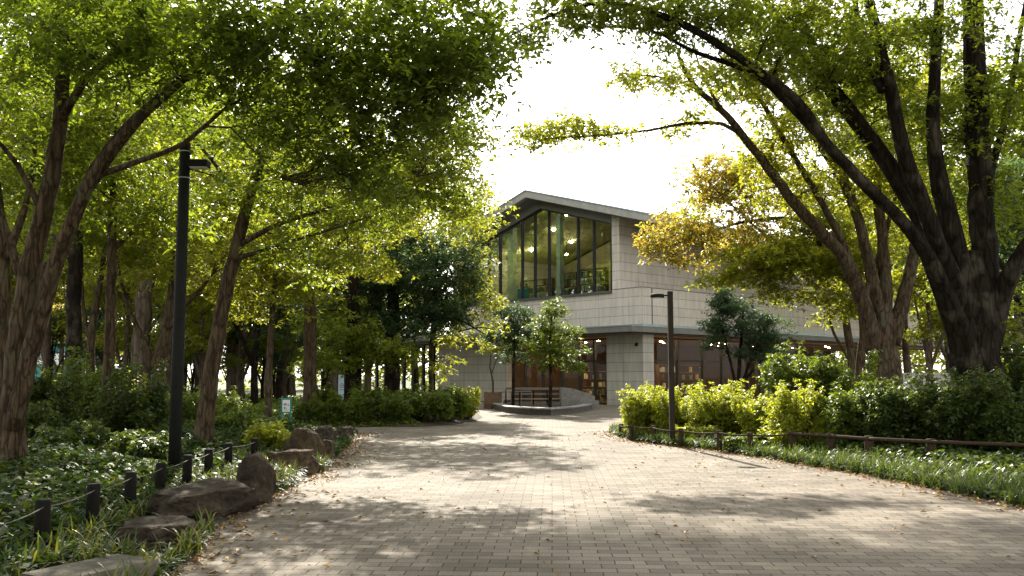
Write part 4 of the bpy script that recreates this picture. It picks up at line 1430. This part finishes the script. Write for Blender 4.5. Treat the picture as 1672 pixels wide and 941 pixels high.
for i, (lab, st, bl_) in enumerate(mid):
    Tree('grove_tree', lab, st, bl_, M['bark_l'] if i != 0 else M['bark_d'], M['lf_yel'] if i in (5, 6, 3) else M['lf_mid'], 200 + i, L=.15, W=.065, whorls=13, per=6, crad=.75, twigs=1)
# evergreens in the hedge bed
Tree('evergreen_tree', 'large dark evergreen tree with dense crown in the far bed beside the library',
     [[(640, 690, 37, .34), (640, 620, 37, .31), (641, 550, 37, .28), (642, 470, 37, .22), (645, 390, 37, .14), (650, 320, 37, .06)],
      [(641, 570, 37, .10), (690, 530, 36.5, .07), (740, 520, 36, .05), (790, 545, 35.6, .02)],
      [(641, 530, 37, .1), (590, 480, 36.5, .07), (550, 450, 36, .04)]],
     [(640, 430, 37, 110, 70, 3, 120), (580, 480, 36.5, 70, 55, 2.5, 70), (700, 470, 36.5, 80, 60, 2.5, 85), (650, 530, 36, 90, 35, 2, 50), (740, 420, 37, 55, 60, 2.4, 45), (560, 420, 37, 60, 50, 2.4, 40), (650, 360, 37, 80, 50, 2.4, 50), (740, 510, 36, 40, 30, 1.5, 20)],
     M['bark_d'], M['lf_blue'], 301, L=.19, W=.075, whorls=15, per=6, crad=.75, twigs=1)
Tree('evergreen_tree', 'thick dark trunk tree left of the large evergreen in the far bed',
     [[(576, 695, 34, .36), (576, 640, 34, .32), (576, 560, 34, .28), (578, 470, 34, .2), (580, 380, 34, .1)]],
     [(590, 560, 33.5, 70, 30, 2, 34), (550, 520, 34, 70, 40, 2.4, 38), (560, 590, 33.5, 60, 25, 1.8, 20), (640, 575, 33.5, 50, 25, 1.8, 22), (520, 580, 34, 40, 30, 2, 16)],
     M['bark_d'], M['lf_mid'], 302, L=.17, W=.07, whorls=13, per=6, crad=.7, twigs=1)
Tree('sprig_tree', 'airy tree with drooping yellow green sprays against the left end of the library',
     [[(705, 690, 38, .12), (704, 620, 38, .11), (706, 540, 38, .09), (720, 440, 38, .07), (750, 360, 38, .04), (770, 300, 38, .02)],
      [(705, 570, 38, .05), (740, 545, 37.6, .04), (790, 535, 37.2, .025), (830, 548, 37, .01)],
      [(712, 490, 38, .05), (750, 450, 37.6, .035), (790, 470, 37.2, .02), (820, 515, 37, .01)]],
     [(790, 345, 38, 32, 45, 1.6, 26), (770, 420, 38, 35, 50, 1.6, 30), (770, 480, 37.5, 38, 35, 1.4, 22), (740, 550, 37.5, 30, 25, 1.2, 12), (790, 525, 37.2, 40, 18, 1, 12), (805, 500, 37, 22, 16, .8, 8), (730, 600, 37.5, 25, 20, 1.2, 8)],
     M['bark_l'], M['lf_yel'], 303, L=.17, W=.07, whorls=9, per=6, crad=.6, twigs=2)

# right giant
Tree('giant_tree', 'massive dark multi-limbed tree at the right edge with long limbs arching over the path',
     [[(1598, 690, 17, .60), (1597, 620, 17, .54), (1594, 550, 17, .52), (1591, 500, 17, .50), (1589, 450, 17, .40), (1588, 410, 17, .24)],
      [(1608, 500, 17, .33), (1606, 400, 17, .29), (1600, 280, 17, .27), (1593, 140, 17, .25), (1587, 0, 17, .22), (1580, -180, 17, .15), (1570, -420, 17, .06)],
      [(1590, 590, 17, .36), (1578, 500, 16.9, .33), (1560, 400, 16.8, .25), (1538, 310, 16.7, .20), (1524, 220, 16.7, .15), (1526, 110, 16.7, .125), (1533, 0, 16.7, .11), (1540, -200, 16.7, .06)],
      [(1588, 600, 17, .36), (1566, 490, 16.8, .30), (1520, 370, 16.5, .19), (1480, 260, 16.3, .16), (1452, 140, 16.1, .14), (1425, 30, 16, .12), (1395, -80, 15.8, .09), (1360, -250, 15.5, .04)],
      [(1588, 590, 17, .34), (1560, 480, 17.1, .27), (1510, 375, 17.3, .17), (1440, 260, 17.4, .14), (1370, 170, 17.5, .12), (1310, 95, 17.5, .1), (1255, 10, 17.5, .085), (1200, -100, 17.5, .05), (1150, -250, 17.5, .02)],
      [(1586, 610, 16.9, .34), (1556, 510, 16.7, .25), (1500, 395, 16.3, .155), (1420, 310, 15.9, .135), (1350, 235, 15.5, .115), (1300, 165, 15.2, .10), (1208, 97, 14.8, .085), (1106, 36, 14.3, .07), (994, 5, 14, .045), (902, 25, 13.8, .028), (830, 60, 13.6, .012)],
      [(1340, 225, 15.5, .08), (1280, 165, 15.4, .07), (1234, 122, 15.2, .06), (1132, 84, 15, .045), (1055, 48, 14.8, .03), (930, 45, 14.6, .012)],
      [(1500, 330, 16.5, .12), (1420, 215, 16.8, .10), (1345, 115, 17, .085), (1300, 20, 17, .06), (1270, -100, 17, .03)],
      [(1440, 150, 16.1, .09), (1405, 60, 16.6, .075), (1390, -40, 17, .06), (1350, -200, 17.2, .03)],
      [(1606, 600, 17, .34), (1624, 525, 16.9, .26), (1645, 455, 16.6, .2), (1680, 400, 16.3, .17), (1740, 320, 16, .12), (1800, 200, 16, .07)],
      [(1612, 300, 17, .1), (1640, 200, 17.2, .08), (1665, 60, 17.4, .06), (1690, -100, 17.5, .03)]],
     [(1500, 60, 16.5, 120, 80, 2.2, 50), (1390, 50, 16, 110, 80, 2.2, 55), (1270, 40, 15.6, 110, 60, 2, 50), (1150, 30, 14.8, 100, 45, 1.6, 40), (1040, 20, 14.4, 80, 35, 1.2, 26), (930, 20, 14, 75, 26, .9, 20), (860, 55, 13.8, 40, 30, .6, 10), (1230, 110, 15.4, 70, 35, 1.2, 18),
      (1640, 140, 17, 90, 110, 2, 62), (1650, 320, 17, 60, 90, 1.6, 30), (1560, 230, 18, 90, 100, 1.6, 49), (1440, 190, 17.5, 100, 70, 1.6, 42), (1340, 130, 17, 90, 60, 1.6, 35), (1660, 520, 17.5, 50, 70, 1.2, 22),
      (1500, -180, 16.5, 260, 160, 3, 110), (1200, -150, 15.5, 200, 120, 2.6, 80), (1000, -130, 14.5, 150, 90, 2.2, 40), (1650, -150, 17, 150, 160, 3, 60)],
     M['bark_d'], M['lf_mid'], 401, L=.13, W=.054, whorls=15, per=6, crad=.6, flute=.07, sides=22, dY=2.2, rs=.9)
Tree('spreading_tree', 'brown spreading tree with many limbs left of the massive dark one',
     [[(1440, 660, 26, .62), (1441, 620, 26, .56), (1442, 580, 26, .50), (1440, 545, 26, .40), (1436, 500, 26, .3)],
      [(1430, 575, 25.9, .32), (1405, 480, 25.7, .24), (1368, 410, 25.4, .2), (1300, 335, 25, .17), (1255, 275, 24.8, .145), (1218, 228, 24.6, .125), (1188, 189, 24.4, .11), (1132, 138, 24.2, .08), (1105, 85, 24, .04)],
      [(1212, 224, 24.6, .075), (1180, 203, 24.4, .065), (1120, 202, 24, .055), (1060, 213, 23.7, .042), (970, 222, 23.4, .03), (890, 228, 23.2, .018), (838, 246, 23, .008)],
      [(1190, 192, 24.4, .06), (1160, 150, 24.6, .05), (1138, 95, 24.8, .03), (1130, 40, 25, .015)],
      [(1150, 152, 24.2, .045), (1100, 130, 24, .032), (1040, 122, 23.8, .02), (1000, 118, 23.7, .01)],
      [(1440, 560, 26, .28), (1424, 450, 26, .2), (1392, 330, 26, .16), (1350, 230, 26, .12), (1300, 130, 26, .08), (1260, 20, 26, .04)],
      [(1446, 545, 26.1, .26), (1444, 440, 26.2, .2), (1432, 320, 26.3, .16), (1410, 190, 26.4, .12), (1385, 50, 26.5, .07), (1370, -60, 26.5, .03)],
      [(1455, 560, 26, .28), (1478, 480, 26, .22), (1492, 410, 26, .18), (1500, 320, 26, .14), (1520, 180, 26.2, .09), (1540, 60, 26.4, .04)],
      [(1408, 470, 25.6, .13), (1352, 350, 25.3, .11), (1272, 215, 25, .085), (1220, 120, 24.8, .06), (1180, 30, 24.6, .03)],
      [(1424, 440, 26, .12), (1380, 310, 25.8, .10), (1300, 180, 25.6, .075), (1240, 70, 25.4, .05), (1210, -30, 25.4, .02)],
      [(1410, 490, 25.7, .12), (1440, 400, 26.6, .09), (1470, 280, 27, .06), (1480, 150, 27, .03)]],
     [(1310, 190, 25, 90, 60, 2.2, 70), (1200, 130, 24.5, 70, 50, 1.8, 44), (1110, 120, 24, 60, 35, 1.4, 20), (1030, 125, 23.7, 35, 20, .9, 9), (1130, 200, 24.2, 50, 14, .8, 9), (1010, 212, 23.6, 60, 14, .7, 9), (920, 205, 23.2, 55, 18, .8, 16), (865, 225, 23.1, 40, 22, .7, 10),
      (1400, 260, 26, 100, 80, 2.2, 77), (1300, 300, 26, 80, 50, 2, 42), (1480, 300, 26.5, 90, 90, 2.4, 70), (1400, 130, 26.5, 120, 80, 2.4, 70), (1240, 250, 25.5, 50, 35, 1.2, 16), (1540, 380, 27, 60, 60, 2, 35), (1300, 60, 26, 120, 60, 2, 56), (1500, 130, 27, 100, 90, 2.4, 56),
      (890, -80, 30, 100, 45, 2, 90), (960, -80, 30, 100, 45, 2, 80), (1020, -80, 32, 100, 45, 2, 60), (850, -85, 33, 100, 45, 2, 95), (930, -85, 35, 100, 45, 2, 80), (800, -80, 30, 90, 45, 2, 80), (1280, -60, 28, 110, 60, 2, 70), (900, -180, 28, 130, 50, 2.4, 70), (770, -150, 28, 130, 50, 2.4, 60)],  # mostly crown patches above the view, put here to shade the foreground path
     M['bark_l'], M['lf_yel'], 402, L=.15, W=.065, whorls=13, per=6, crad=.7, flute=.05, sides=18, rs=.86)
Tree('golden_tree', 'golden autumn tree leaning across the right wing of the library',
     [[(1388, 655, 33, .17), (1390, 600, 33, .15), (1384, 540, 33, .14), (1372, 480, 33, .12), (1350, 410, 33, .10), (1305, 360, 32.8, .08), (1228, 361, 32.6, .06), (1166, 376, 32.4, .04), (1095, 402, 32.2, .02)],
      [(1372, 480, 33, .07), (1290, 420, 32.8, .05), (1200, 340, 32.6, .035), (1150, 290, 32.5, .02)],
      [(1388, 590, 33, .06), (1362, 545, 33, .05), (1350, 500, 33, .04), (1340, 450, 33, .02)]],
     [(1160, 290, 32.5, 65, 42, 2, 70), (1210, 320, 32.6, 70, 45, 2, 70), (1120, 370, 32.4, 60, 32, 1.6, 55), (1070, 398, 32.2, 32, 26, 1.2, 26), (1210, 390, 32.6, 80, 40, 2, 70), (1240, 270, 33, 70, 40, 2, 50), (1130, 420, 32.4, 50, 20, 1.2, 14), (1300, 330, 33.2, 60, 50, 2, 35)],
     M['bark_l'], M['lf_gold'], 403, L=.17, W=.08, whorls=8, per=6, crad=.62, twigs=2)
Tree('yellow_green_tree', 'small yellow green tree beneath the spreading limbs, right of the golden one',
     [[(1400, 655, 30.5, .13), (1402, 600, 30.5, .12), (1408, 550, 30.5, .10), (1400, 490, 30.5, .07), (1370, 440, 30.5, .04)],
      [(1405, 570, 30.5, .06), (1425, 530, 30.4, .05), (1430, 480, 30.4, .03)]],
     [(1290, 420, 30.6, 80, 38, 1.8, 65), (1225, 415, 30.6, 55, 28, 1.6, 28), (1330, 330, 31, 80, 50, 1.8, 40), (1180, 455, 30.6, 40, 14, 1.0, 10), (1370, 430, 30.5, 70, 50, 1.8, 60), (1230, 445, 30.6, 60, 28, 1.4, 28), (1380, 500, 30.2, 50, 26, 1.4, 30), (1340, 370, 31, 70, 45, 1.8, 45), (1420, 400, 30.6, 50, 60, 1.8, 35), (1300, 480, 30.6, 50, 22, 1.2, 16)],
     M['bark_l'], M['lf_yel'], 404, L=.16, W=.08, whorls=12, per=6, crad=.62, twigs=2)
# small trees at the library
Tree('small_evergreen', 'small dark evergreen with round crown in front of the right glass front',
     [[(1205, 668, 42, .10), (1206, 620, 42, .09), (1210, 560, 42, .075), (1214, 500, 42, .04)], [(1204, 640, 41.9, .08), (1190, 580, 41.9, .06), (1175, 520, 41.8, .03)], [(1206, 640, 42.1, .08), (1230, 580, 42.1, .06), (1255, 530, 42.2, .03)], [(1208, 630, 42, .07), (1243, 590, 41.8, .05), (1270, 560, 41.8, .03)]],
     [(1205, 520, 42, 50, 42, 1.5, 60), (1250, 540, 42, 40, 35, 1.3, 40), (1170, 540, 42, 28, 35, 1.1, 24), (1180, 490, 42, 22, 20, .8, 14), (1225, 570, 41.8, 60, 18, 1.2, 22)],
     M['bark_d'], M['lf_blue'], 501, L=.17, W=.065, whorls=13, per=6, crad=.5, twigs=1)
Tree('planter_tree', 'small layered tree growing in the stone planter before the entrance',
     [[(898, 672, 40, .075), (899, 640, 40, .07), (899, 600, 40, .06), (898, 550, 40, .045), (903, 500, 40, .02)]],
     [(902, 505, 40, 20, 18, .7, 20), (895, 535, 40, 38, 20, 1.0, 30), (915, 570, 39.8, 42, 18, 1.0, 32), (930, 590, 39.8, 32, 14, .8, 18), (872, 560, 40, 26, 20, .8, 16), (885, 590, 40, 30, 12, .7, 12), (935, 540, 40, 18, 12, .6, 8)],
     M['bark_d'], M['lf_shrub'], 502, L=.15, W=.06, whorls=11, per=6, crad=.42, twigs=1, base_z=.2)
Tree('entrance_tree', 'bluish small tree behind the planter, left of the layered planter tree',
     [[(838, 665, 43, .07), (838, 620, 43, .065), (840, 570, 43, .05), (838, 510, 43, .02)]],
     [(835, 515, 43, 36, 22, 1, 38), (820, 545, 43, 34, 20, 1, 32), (860, 540, 43, 28, 22, .9, 26), (838, 575, 43, 24, 14, .8, 12)],
     M['bark_d'], M['lf_blue'], 503, L=.16, W=.06, whorls=12, per=6, crad=.45, twigs=1)
Tree('potted_sapling', 'thin yellow green sapling rising from the dark wooden tub',
     [[(804, 652, yt - .02, .05), (805, 625, yt, .045), (800, 600, yt, .035), (802, 575, yt, .015)], [(802, 612, yt, .03), (810, 590, yt, .02), (822, 570, yt, .01)]],
     [(803, 570, yt, 26, 9, .6, 14), (785, 562, yt, 12, 7, .4, 5), (822, 568, yt, 12, 7, .4, 5)],
     M['bark_l'], M['lf_yel'], 504, L=.15, W=.06, whorls=8, per=6, crad=.35, twigs=1, base_z=.7)

# ------------------------------------------------------------------ background trees (shared meshes)
def bg_proto(seed, leaf, bark, h, label, n=90, cw=3.2, L=.24, stem=2):
    st = [[(0, 0, -.1, .20), (.1, 0, h * .25, .17), (0, .1, h * .5, .12), (.2, 0, h * .8, .06)]]
    r_ = random.Random(seed)
    for k in range(stem):
        a = r_.random() * 6.28
        st.append([(0, 0, h * .22, .10), (math.cos(a) * .8, math.sin(a) * .8, h * .42, .08), (math.cos(a) * 1.8, math.sin(a) * 1.8, h * .62, .05), (math.cos(a) * 2.4, math.sin(a) * 2.4, h * .8, .02)])
    bl_ = [(r_.uniform(-1, 1) * cw * .5, r_.uniform(-1, 1) * cw * .5, h * r_.uniform(.45, .95), cw * r_.uniform(.4, .6), cw * r_.uniform(.4, .6), h * r_.uniform(.08, .16), n // 6) for _ in range(7)]
    return Tree('background_tree', label, st, bl_, bark, leaf, seed, L=L, W=L * .45, whorls=12, per=5, crad=.85, twigs=1, world=True).root


pa = bg_proto(601, M['lf_yel'], M['bark_f'], 9.0, 'x', 130)
pb = bg_proto(602, M['lf_mid'], M['bark_f'], 10.0, 'x', 150, 3.6)
pc_ = bg_proto(603, M['lf_gold'], M['bark_f'], 8.0, 'x', 110)
pd = bg_proto(604, M['lf_blue'], M['bark_d'], 9.0, 'x', 150, 3.4)
protos = [pa, pb, pc_, pd]
kinds = ['yellow green tree', 'fresh green tree', 'autumn tinted tree', 'dark evergreen tree']
used = [False] * 4
spots = [  # px, Y, kind, scale
    (20, 38, 0, .9), (75, 46, 1, 1.1), (100, 58, 2, 1.0), (165, 50, 0, 1.0), (205, 40, 0, .8), (230, 62, 1, 1.2), (300, 48, 1, 1.0), (330, 38, 0, .75), (345, 60, 0, 1.2), (395, 44, 1, 1.0),
    (385, 64, 0, 1.1), (455, 50, 3, 1.0), (480, 62, 1, 1.2), (-70, 44, 1, 1.1), (-40, 66, 0, 1.3), (420, 40, 3, .85), (535, 52, 3, 1.05), (600, 58, 1, 1.2), (150, 72, 1, 1.4), (290, 78, 0, 1.5), (440, 80, 1, 1.5), (20, 80, 1, 1.5), (680, 70, 1, 1.5), (560, 76, 0, 1.4),
    (545, 52, 1, 1.7), (465, 57, 3, 1.9), (385, 52, 1, 2.0), (330, 60, 3, 2.1), (130, 55, 1, 2.1), (-150, 58, 1, 2.2),  # tall trees added to keep bright sky out of the gable window's reflection
    (230, 37, 1, 1.9), (40, 35, 0, 1.9), (1450, 52, 1, 1.6), (1600, 47, 1, 1.9),
    (140, 63, 3, .5), (215, 66, 3, .55), (275, 62, 3, .5), (335, 67, 3, .55), (375, 61, 3, .5), (415, 66, 3, .55), (450, 62, 3, .5), (500, 66, 3, .55), (560, 63, 3, .45),
    (185, 44, 3, .55), (265, 50, 1, .55), (318, 46, 3, .5), (398, 52, 1, .6), (432, 47, 3, .5), (468, 44, 1, .5), (528, 47, 3, .5), (85, 50, 3, .6), (345, 41, 1, .45),
    (1515, 46, 0, .95), (1545, 60, 1, 1.2), (1660, 40, 1, 1.1), (1700, 30, 3, 1.0), (1600, 52, 0, 1.2), (1640, 70, 1, 1.5), (1480, 66, 1, 1.5), (1400, 82, 1, 1.7), (1560, 80, 0, 1.6), (1170, 92, 1, 1.55), (1720, 52, 1, 1.2)]
where = ['standing in the distance behind the left grove', 'far behind the right shrubs']
marks = ['at the far left edge', 'behind the multi-stemmed tree', 'beyond the thick dark trunk', 'just right of the straight trunk', 'in the gap left of the black lamp', 'behind the black lamp', 'just right of the black lamp', 'behind the leaning tree',
         'in the gap right of the leaning tree', 'behind the slim young tree', 'left of the teal framed sign', 'behind the teal framed sign', 'behind the dark straight trunk', 'beyond the view left of everything', 'farthest at the left edge', 'low and nearest left of the sign', 'beside the pale blue board', 'behind the glass wing',
         'farthest beyond the thick dark trunk', 'farthest behind the black lamp', 'farthest behind the slim young tree', 'tallest at the left edge', 'towering behind the evergreen', 'farthest behind the blue board',
         'soaring above the display board', 'soaring behind the sign', 'soaring behind the black lamp', 'soaring behind the wing roof', 'soaring at the left behind the multi-stemmed tree', 'outermost and soaring',
         'very tall behind the forked tree', 'very tall at the left edge', 'very tall behind the spreading tree', 'very tall behind the massive trunk',
         'small and farthest beyond the thick dark trunk', 'small and farthest beyond the straight trunk', 'small and farthest left of the black lamp', 'small and farthest beyond the leaning tree', 'small and farthest right of the leaning tree', 'small and farthest left of the slim young tree', 'small and farthest left of the sign', 'small and farthest behind the dark straight trunk', 'small and farthest by the pale blue board',
         'low and bushy beyond the straight trunk', 'low and bushy left of the forked tree', 'low and bushy right of the black lamp', 'low and bushy beyond the leaning tree', 'low and bushy beyond the slim young tree', 'low and bushy left of the sign', 'low and bushy right of the sign', 'low and bushy beyond the multi-stemmed tree', 'lowest and bushy near the leaning tree',
         'between the two big right trunks', 'farther between the two big right trunks', 'right of the massive trunk', 'at the right edge', 'behind the massive trunk', 'farthest right of the massive trunk', 'behind the spreading tree', 'rising behind the right wing', 'farthest between the big right trunks', 'rising behind the library roof', 'farther at the right edge']
for i, (px, Y, k, sc) in enumerate(spots):
    x = (px - 836) / 1500 * Y
    lab = kinds[k] + ' ' + marks[i] + (' in the left background' if px < 836 else ' in the right background')
    if not used[k]:
        o = protos[k]; used[k] = True
        o.location = (x, Y, 0); o.scale = (sc, sc, sc); o['label'] = lab
        o['group'] = 'background trees'
        # meshes of prototypes are in their own base frame
        for ch in o.children: ch.location = (0, 0, 0)
    else:
        o = copy_tree(protos[k], (x, Y, 0), random.random() * 6.28, sc, lab, 'background trees')

rng = np.random.default_rng(77)
nw = 9000
xw = rng.uniform(-150, 150, nw)
hw = 17 + 4 * np.sin(xw * .09) + 2.5 * np.sin(xw * .31 + 1) + 1.2 * np.sin(xw * .9)
Cw = np.column_stack([xw, 118 + rng.normal(0, 4, nw) + np.abs(xw) * -.18, rng.random(nw) ** .8 * hw + .2])
b, ax, nr, l, w_ = spray_leaves(rng, Cw, np.full(nw, 1.3), 4, 5, .75, .42)
tag(link_mesh('far_woods', leaves_mesh('far_woods', b, ax, nr, l, w_), M['lf_yel']), 'continuous sunlit wood far behind all the nearer trees', 'woods', None, 'stuff')
for i, (x, y, k, sc) in enumerate(((-4.6, -2.5, 1, 1.55), (4.8, -3.0, 1, 1.6), (-9.5, 1.0, 1, 1.5), (10.0, 2.0, 1, 1.5), (-8.5, -9, 1, 1.6), (9.5, -9, 0, 1.7), (-1.5, -15, 1, 1.7), (5, -24, 1, 1.7), (-8, -24, 0, 1.8))):  # unseen trees, added to cut the sky light on the near path
    copy_tree(protos[k], (x, y, 0), i * 1.3, sc, 'unseen tree added beside or behind the viewer to hold back sky light', 'unseen trees added for their shade')
# distant buildings and wall
for (px0, px1, Y, h, lab) in ((40, 120, 95, 7.0, 'distant white building with teal windows behind the left grove'), (225, 262, 100, 6.0, 'small distant pale building glimpsed left of the black lamp')):
    x0, x1 = (px0 - 836) / 1500 * Y, (px1 - 836) / 1500 * Y
    b = thing('distant_building', lab, 'building', ((x0 + x1) / 2, Y, 0))
    MB().box(x0, x1, Y, Y + 8, 0, h).build('wall', M['white'], b, False)
    MB().box(x0 - .2, x1 + .2, Y - .3, Y + 8.2, h + .003, h + .4).build('roof', M['conc'], b, False)
    nn = max(2, int((x1 - x0) / 2.2))
    for k in range(nn):
        for z_ in (1.0, 4.0):
            if z_ + 1.6 > h: continue
            xx = x0 + (x1 - x0) * (k + .5) / nn
            MB().box(xx - .7, xx + .7, Y - .06, Y - .003, z_, z_ + 1.7).build('window', M['teal'], b, False)
x0, x1 = (1470 - 836) / 1500 * 52, (1580 - 836) / 1500 * 52
o = MB().box(x0, x1, 52, 52.3, 0, 1.7).box(x0 - .05, x1 + .05, 51.93, 52.37, 1.703, 1.8).build('garden_wall', M['pier'])
tag(o, 'low grey wall between the two big trunks on the right', 'wall')


# ------------------------------------------------------------------ shrubs
def shrub(name, label, px, Y, wpx, hpx, dep, leaf, seed, n=260, L=.085, W=.045, key='right', shoots=14, group=None, per=6, flat=False):
    rng = np.random.default_rng(seed)
    x = (px - 836) / 1500 * Y
    z0 = zat(x, Y, key)
    rx, rz = wpx / 2 / FPX * Y, hpx / FPX * Y
    root = thing(name, label, 'shrub', (x, Y, z0), 0, group)
    # lumpy dome of twig tips
    nl = 9
    lob = np.column_stack([rng.uniform(-.65, .65, nl) * rx, rng.uniform(-.6, .6, nl) * dep, rng.uniform(.3, .72, nl) * rz])
    lr = rng.uniform(.22, .5, nl)
    k = rng.integers(0, nl, n)
    d = unit(rng.normal(size=(n, 3)))
    r_ = rng.random((n, 1)) ** .4
    tips = lob[k] + d * r_ * np.column_stack([lr[k] * rx * 1.1, lr[k] * dep * 1.1, lr[k] * rz * .95])
    tips = tips[tips[:, 2] > .03]
    sb = MB()
    extra = []
    for i in range(shoots):
        a = rng.random() * 2 * PI
        b0 = np.array([math.cos(a) * rx * .2, math.sin(a) * dep * .2, 0])
        e = np.array([math.cos(a) * rx * rng.uniform(.3, .95), math.sin(a) * dep * rng.uniform(.3, .95), rz * rng.uniform(.8, 1.25)])
        m = (b0 + e) / 2 + np.array([0, 0, .12 * rz])
        sb.tube([b0, m, e], [.012, .008, .003], 4, False)
        for t in np.linspace(.45, 1, 7):
            extra.append((1 - t) ** 2 * b0 + 2 * (1 - t) * t * m + t * t * e)
    tips = np.concatenate([tips, np.array(extra)])
    for tpt in tips[::9]:
        sb.tube([tpt * np.array([.15, .15, 0]), tpt * np.array([.7, .7, .6]), tpt], [.009, .006, .003], 3, False)
    sb.build('stems', M['bark_f'], root, True)
    m = len(tips)
    b, ax, nr, l, w_ = spray_leaves(rng, tips, np.full(m, .09), 3, per, L, W, .7, .1, .55)
    b[:, 2] = np.maximum(b[:, 2], .01)
    link_mesh('foliage', leaves_mesh('foliage', b, ax, nr, l, w_), leaf, root, True)
    return root


# right side
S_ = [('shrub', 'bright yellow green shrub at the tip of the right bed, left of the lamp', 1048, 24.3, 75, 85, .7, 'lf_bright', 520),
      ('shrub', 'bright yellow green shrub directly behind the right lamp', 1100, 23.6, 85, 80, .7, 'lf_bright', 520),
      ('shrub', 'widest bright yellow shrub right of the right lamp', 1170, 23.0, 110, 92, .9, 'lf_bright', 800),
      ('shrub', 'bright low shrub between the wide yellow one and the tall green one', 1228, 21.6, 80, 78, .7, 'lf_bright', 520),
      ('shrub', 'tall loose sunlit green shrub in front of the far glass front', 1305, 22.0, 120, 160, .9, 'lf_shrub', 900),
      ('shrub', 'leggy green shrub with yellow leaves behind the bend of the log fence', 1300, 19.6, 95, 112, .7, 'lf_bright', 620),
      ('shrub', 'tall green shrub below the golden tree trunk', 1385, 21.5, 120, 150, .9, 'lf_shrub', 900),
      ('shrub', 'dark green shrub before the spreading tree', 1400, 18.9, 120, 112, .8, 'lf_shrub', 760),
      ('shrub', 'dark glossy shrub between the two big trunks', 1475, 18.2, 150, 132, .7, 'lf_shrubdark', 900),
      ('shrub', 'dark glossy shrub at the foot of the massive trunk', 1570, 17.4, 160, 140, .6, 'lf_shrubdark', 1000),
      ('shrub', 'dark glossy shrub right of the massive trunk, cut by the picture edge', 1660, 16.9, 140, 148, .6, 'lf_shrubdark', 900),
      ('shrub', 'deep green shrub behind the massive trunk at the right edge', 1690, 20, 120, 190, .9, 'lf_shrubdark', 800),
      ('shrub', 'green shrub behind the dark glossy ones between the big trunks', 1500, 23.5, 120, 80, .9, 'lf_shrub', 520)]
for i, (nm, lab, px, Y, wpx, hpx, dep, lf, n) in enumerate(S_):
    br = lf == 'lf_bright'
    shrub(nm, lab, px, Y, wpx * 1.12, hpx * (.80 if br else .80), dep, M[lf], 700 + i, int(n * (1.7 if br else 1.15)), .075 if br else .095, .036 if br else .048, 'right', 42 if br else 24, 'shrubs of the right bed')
for i, (px, Y, wpx, hpx, dep, n, lab) in enumerate([(1215, 19.7, 95, 20, .35, 200, 'low sunlit plant under the log fence left of its bend'), (1140, 21.9, 90, 20, .35, 220, 'low sunlit plant under the log fence right of the lamp'), (1058, 23.9, 80, 20, .35, 200, 'low sunlit plant under the log fence left of the lamp')]):
    shrub('low_shrub', lab, px, Y, wpx, hpx, dep, M['lf_bright' if i else 'lf_shrub'], 760 + i, n, .08, .04, 'right', 22, 'low plants under the log fence')
# hedge bed in the middle
H_ = [(515, 30.6, 70, 36, .7), (560, 30.5, 75, 42, .8), (612, 30.6, 75, 42, .8), (660, 30.7, 75, 44, .8), (705, 31.2, 70, 44, .8), (738, 32.2, 60, 44, .8), (765, 34.0, 55, 42, .8), (600, 33, 90, 48, 1.0), (680, 34, 90, 46, 1.0), (735, 36, 70, 42, 1.0), (540, 33.5, 90, 46, 1.0)]
hl = ['leftmost rounded hedge shrub beside the teal framed sign', 'second rounded hedge shrub from the teal framed sign', 'rounded hedge shrub in front of the thick dark trunk', 'rounded hedge shrub in front of the large evergreen', 'rounded hedge shrub just right of the large evergreen trunk', 'rounded hedge shrub near the tip of the far bed', 'spiky sunlit shrub at the tip of the far bed by the plaza', 'shrub of the second row between the two dark trunks', 'shrub of the second row behind the large evergreen trunk', 'shrub of the second row before the grey wall', 'shrub of the second row behind the teal framed sign']
for i, (px, Y, wpx, hpx, dep) in enumerate(H_):
    shrub('hedge_shrub', hl[i], px, Y, wpx, hpx, dep, M['lf_bright' if i in (6,) else 'lf_shrub'], 800 + i, 520, .12, .055, 'hedge', 16 if i == 6 else 6, 'hedge shrubs of the far bed')
# left bed shrubs
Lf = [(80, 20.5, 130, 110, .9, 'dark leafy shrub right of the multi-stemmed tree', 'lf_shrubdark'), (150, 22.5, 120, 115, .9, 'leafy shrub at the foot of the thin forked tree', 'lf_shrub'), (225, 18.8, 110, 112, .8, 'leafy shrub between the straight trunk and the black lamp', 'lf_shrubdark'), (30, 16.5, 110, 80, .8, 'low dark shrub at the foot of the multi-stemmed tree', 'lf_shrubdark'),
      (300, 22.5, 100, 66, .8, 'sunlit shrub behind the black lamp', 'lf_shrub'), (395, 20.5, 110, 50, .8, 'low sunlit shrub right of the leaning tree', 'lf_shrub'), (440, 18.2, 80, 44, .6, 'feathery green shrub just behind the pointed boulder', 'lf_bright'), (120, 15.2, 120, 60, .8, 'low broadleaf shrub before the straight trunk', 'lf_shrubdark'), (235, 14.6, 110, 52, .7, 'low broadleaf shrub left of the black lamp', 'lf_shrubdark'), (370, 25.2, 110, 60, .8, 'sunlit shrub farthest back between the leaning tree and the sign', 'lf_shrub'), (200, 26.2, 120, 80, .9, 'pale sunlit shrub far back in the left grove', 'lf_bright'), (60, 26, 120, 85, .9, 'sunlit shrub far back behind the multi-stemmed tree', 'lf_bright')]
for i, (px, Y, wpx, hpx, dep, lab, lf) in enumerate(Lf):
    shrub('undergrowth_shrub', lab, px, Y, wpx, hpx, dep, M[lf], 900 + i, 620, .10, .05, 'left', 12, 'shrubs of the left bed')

for o in list(bpy.data.objects):
    o.select_set(False)
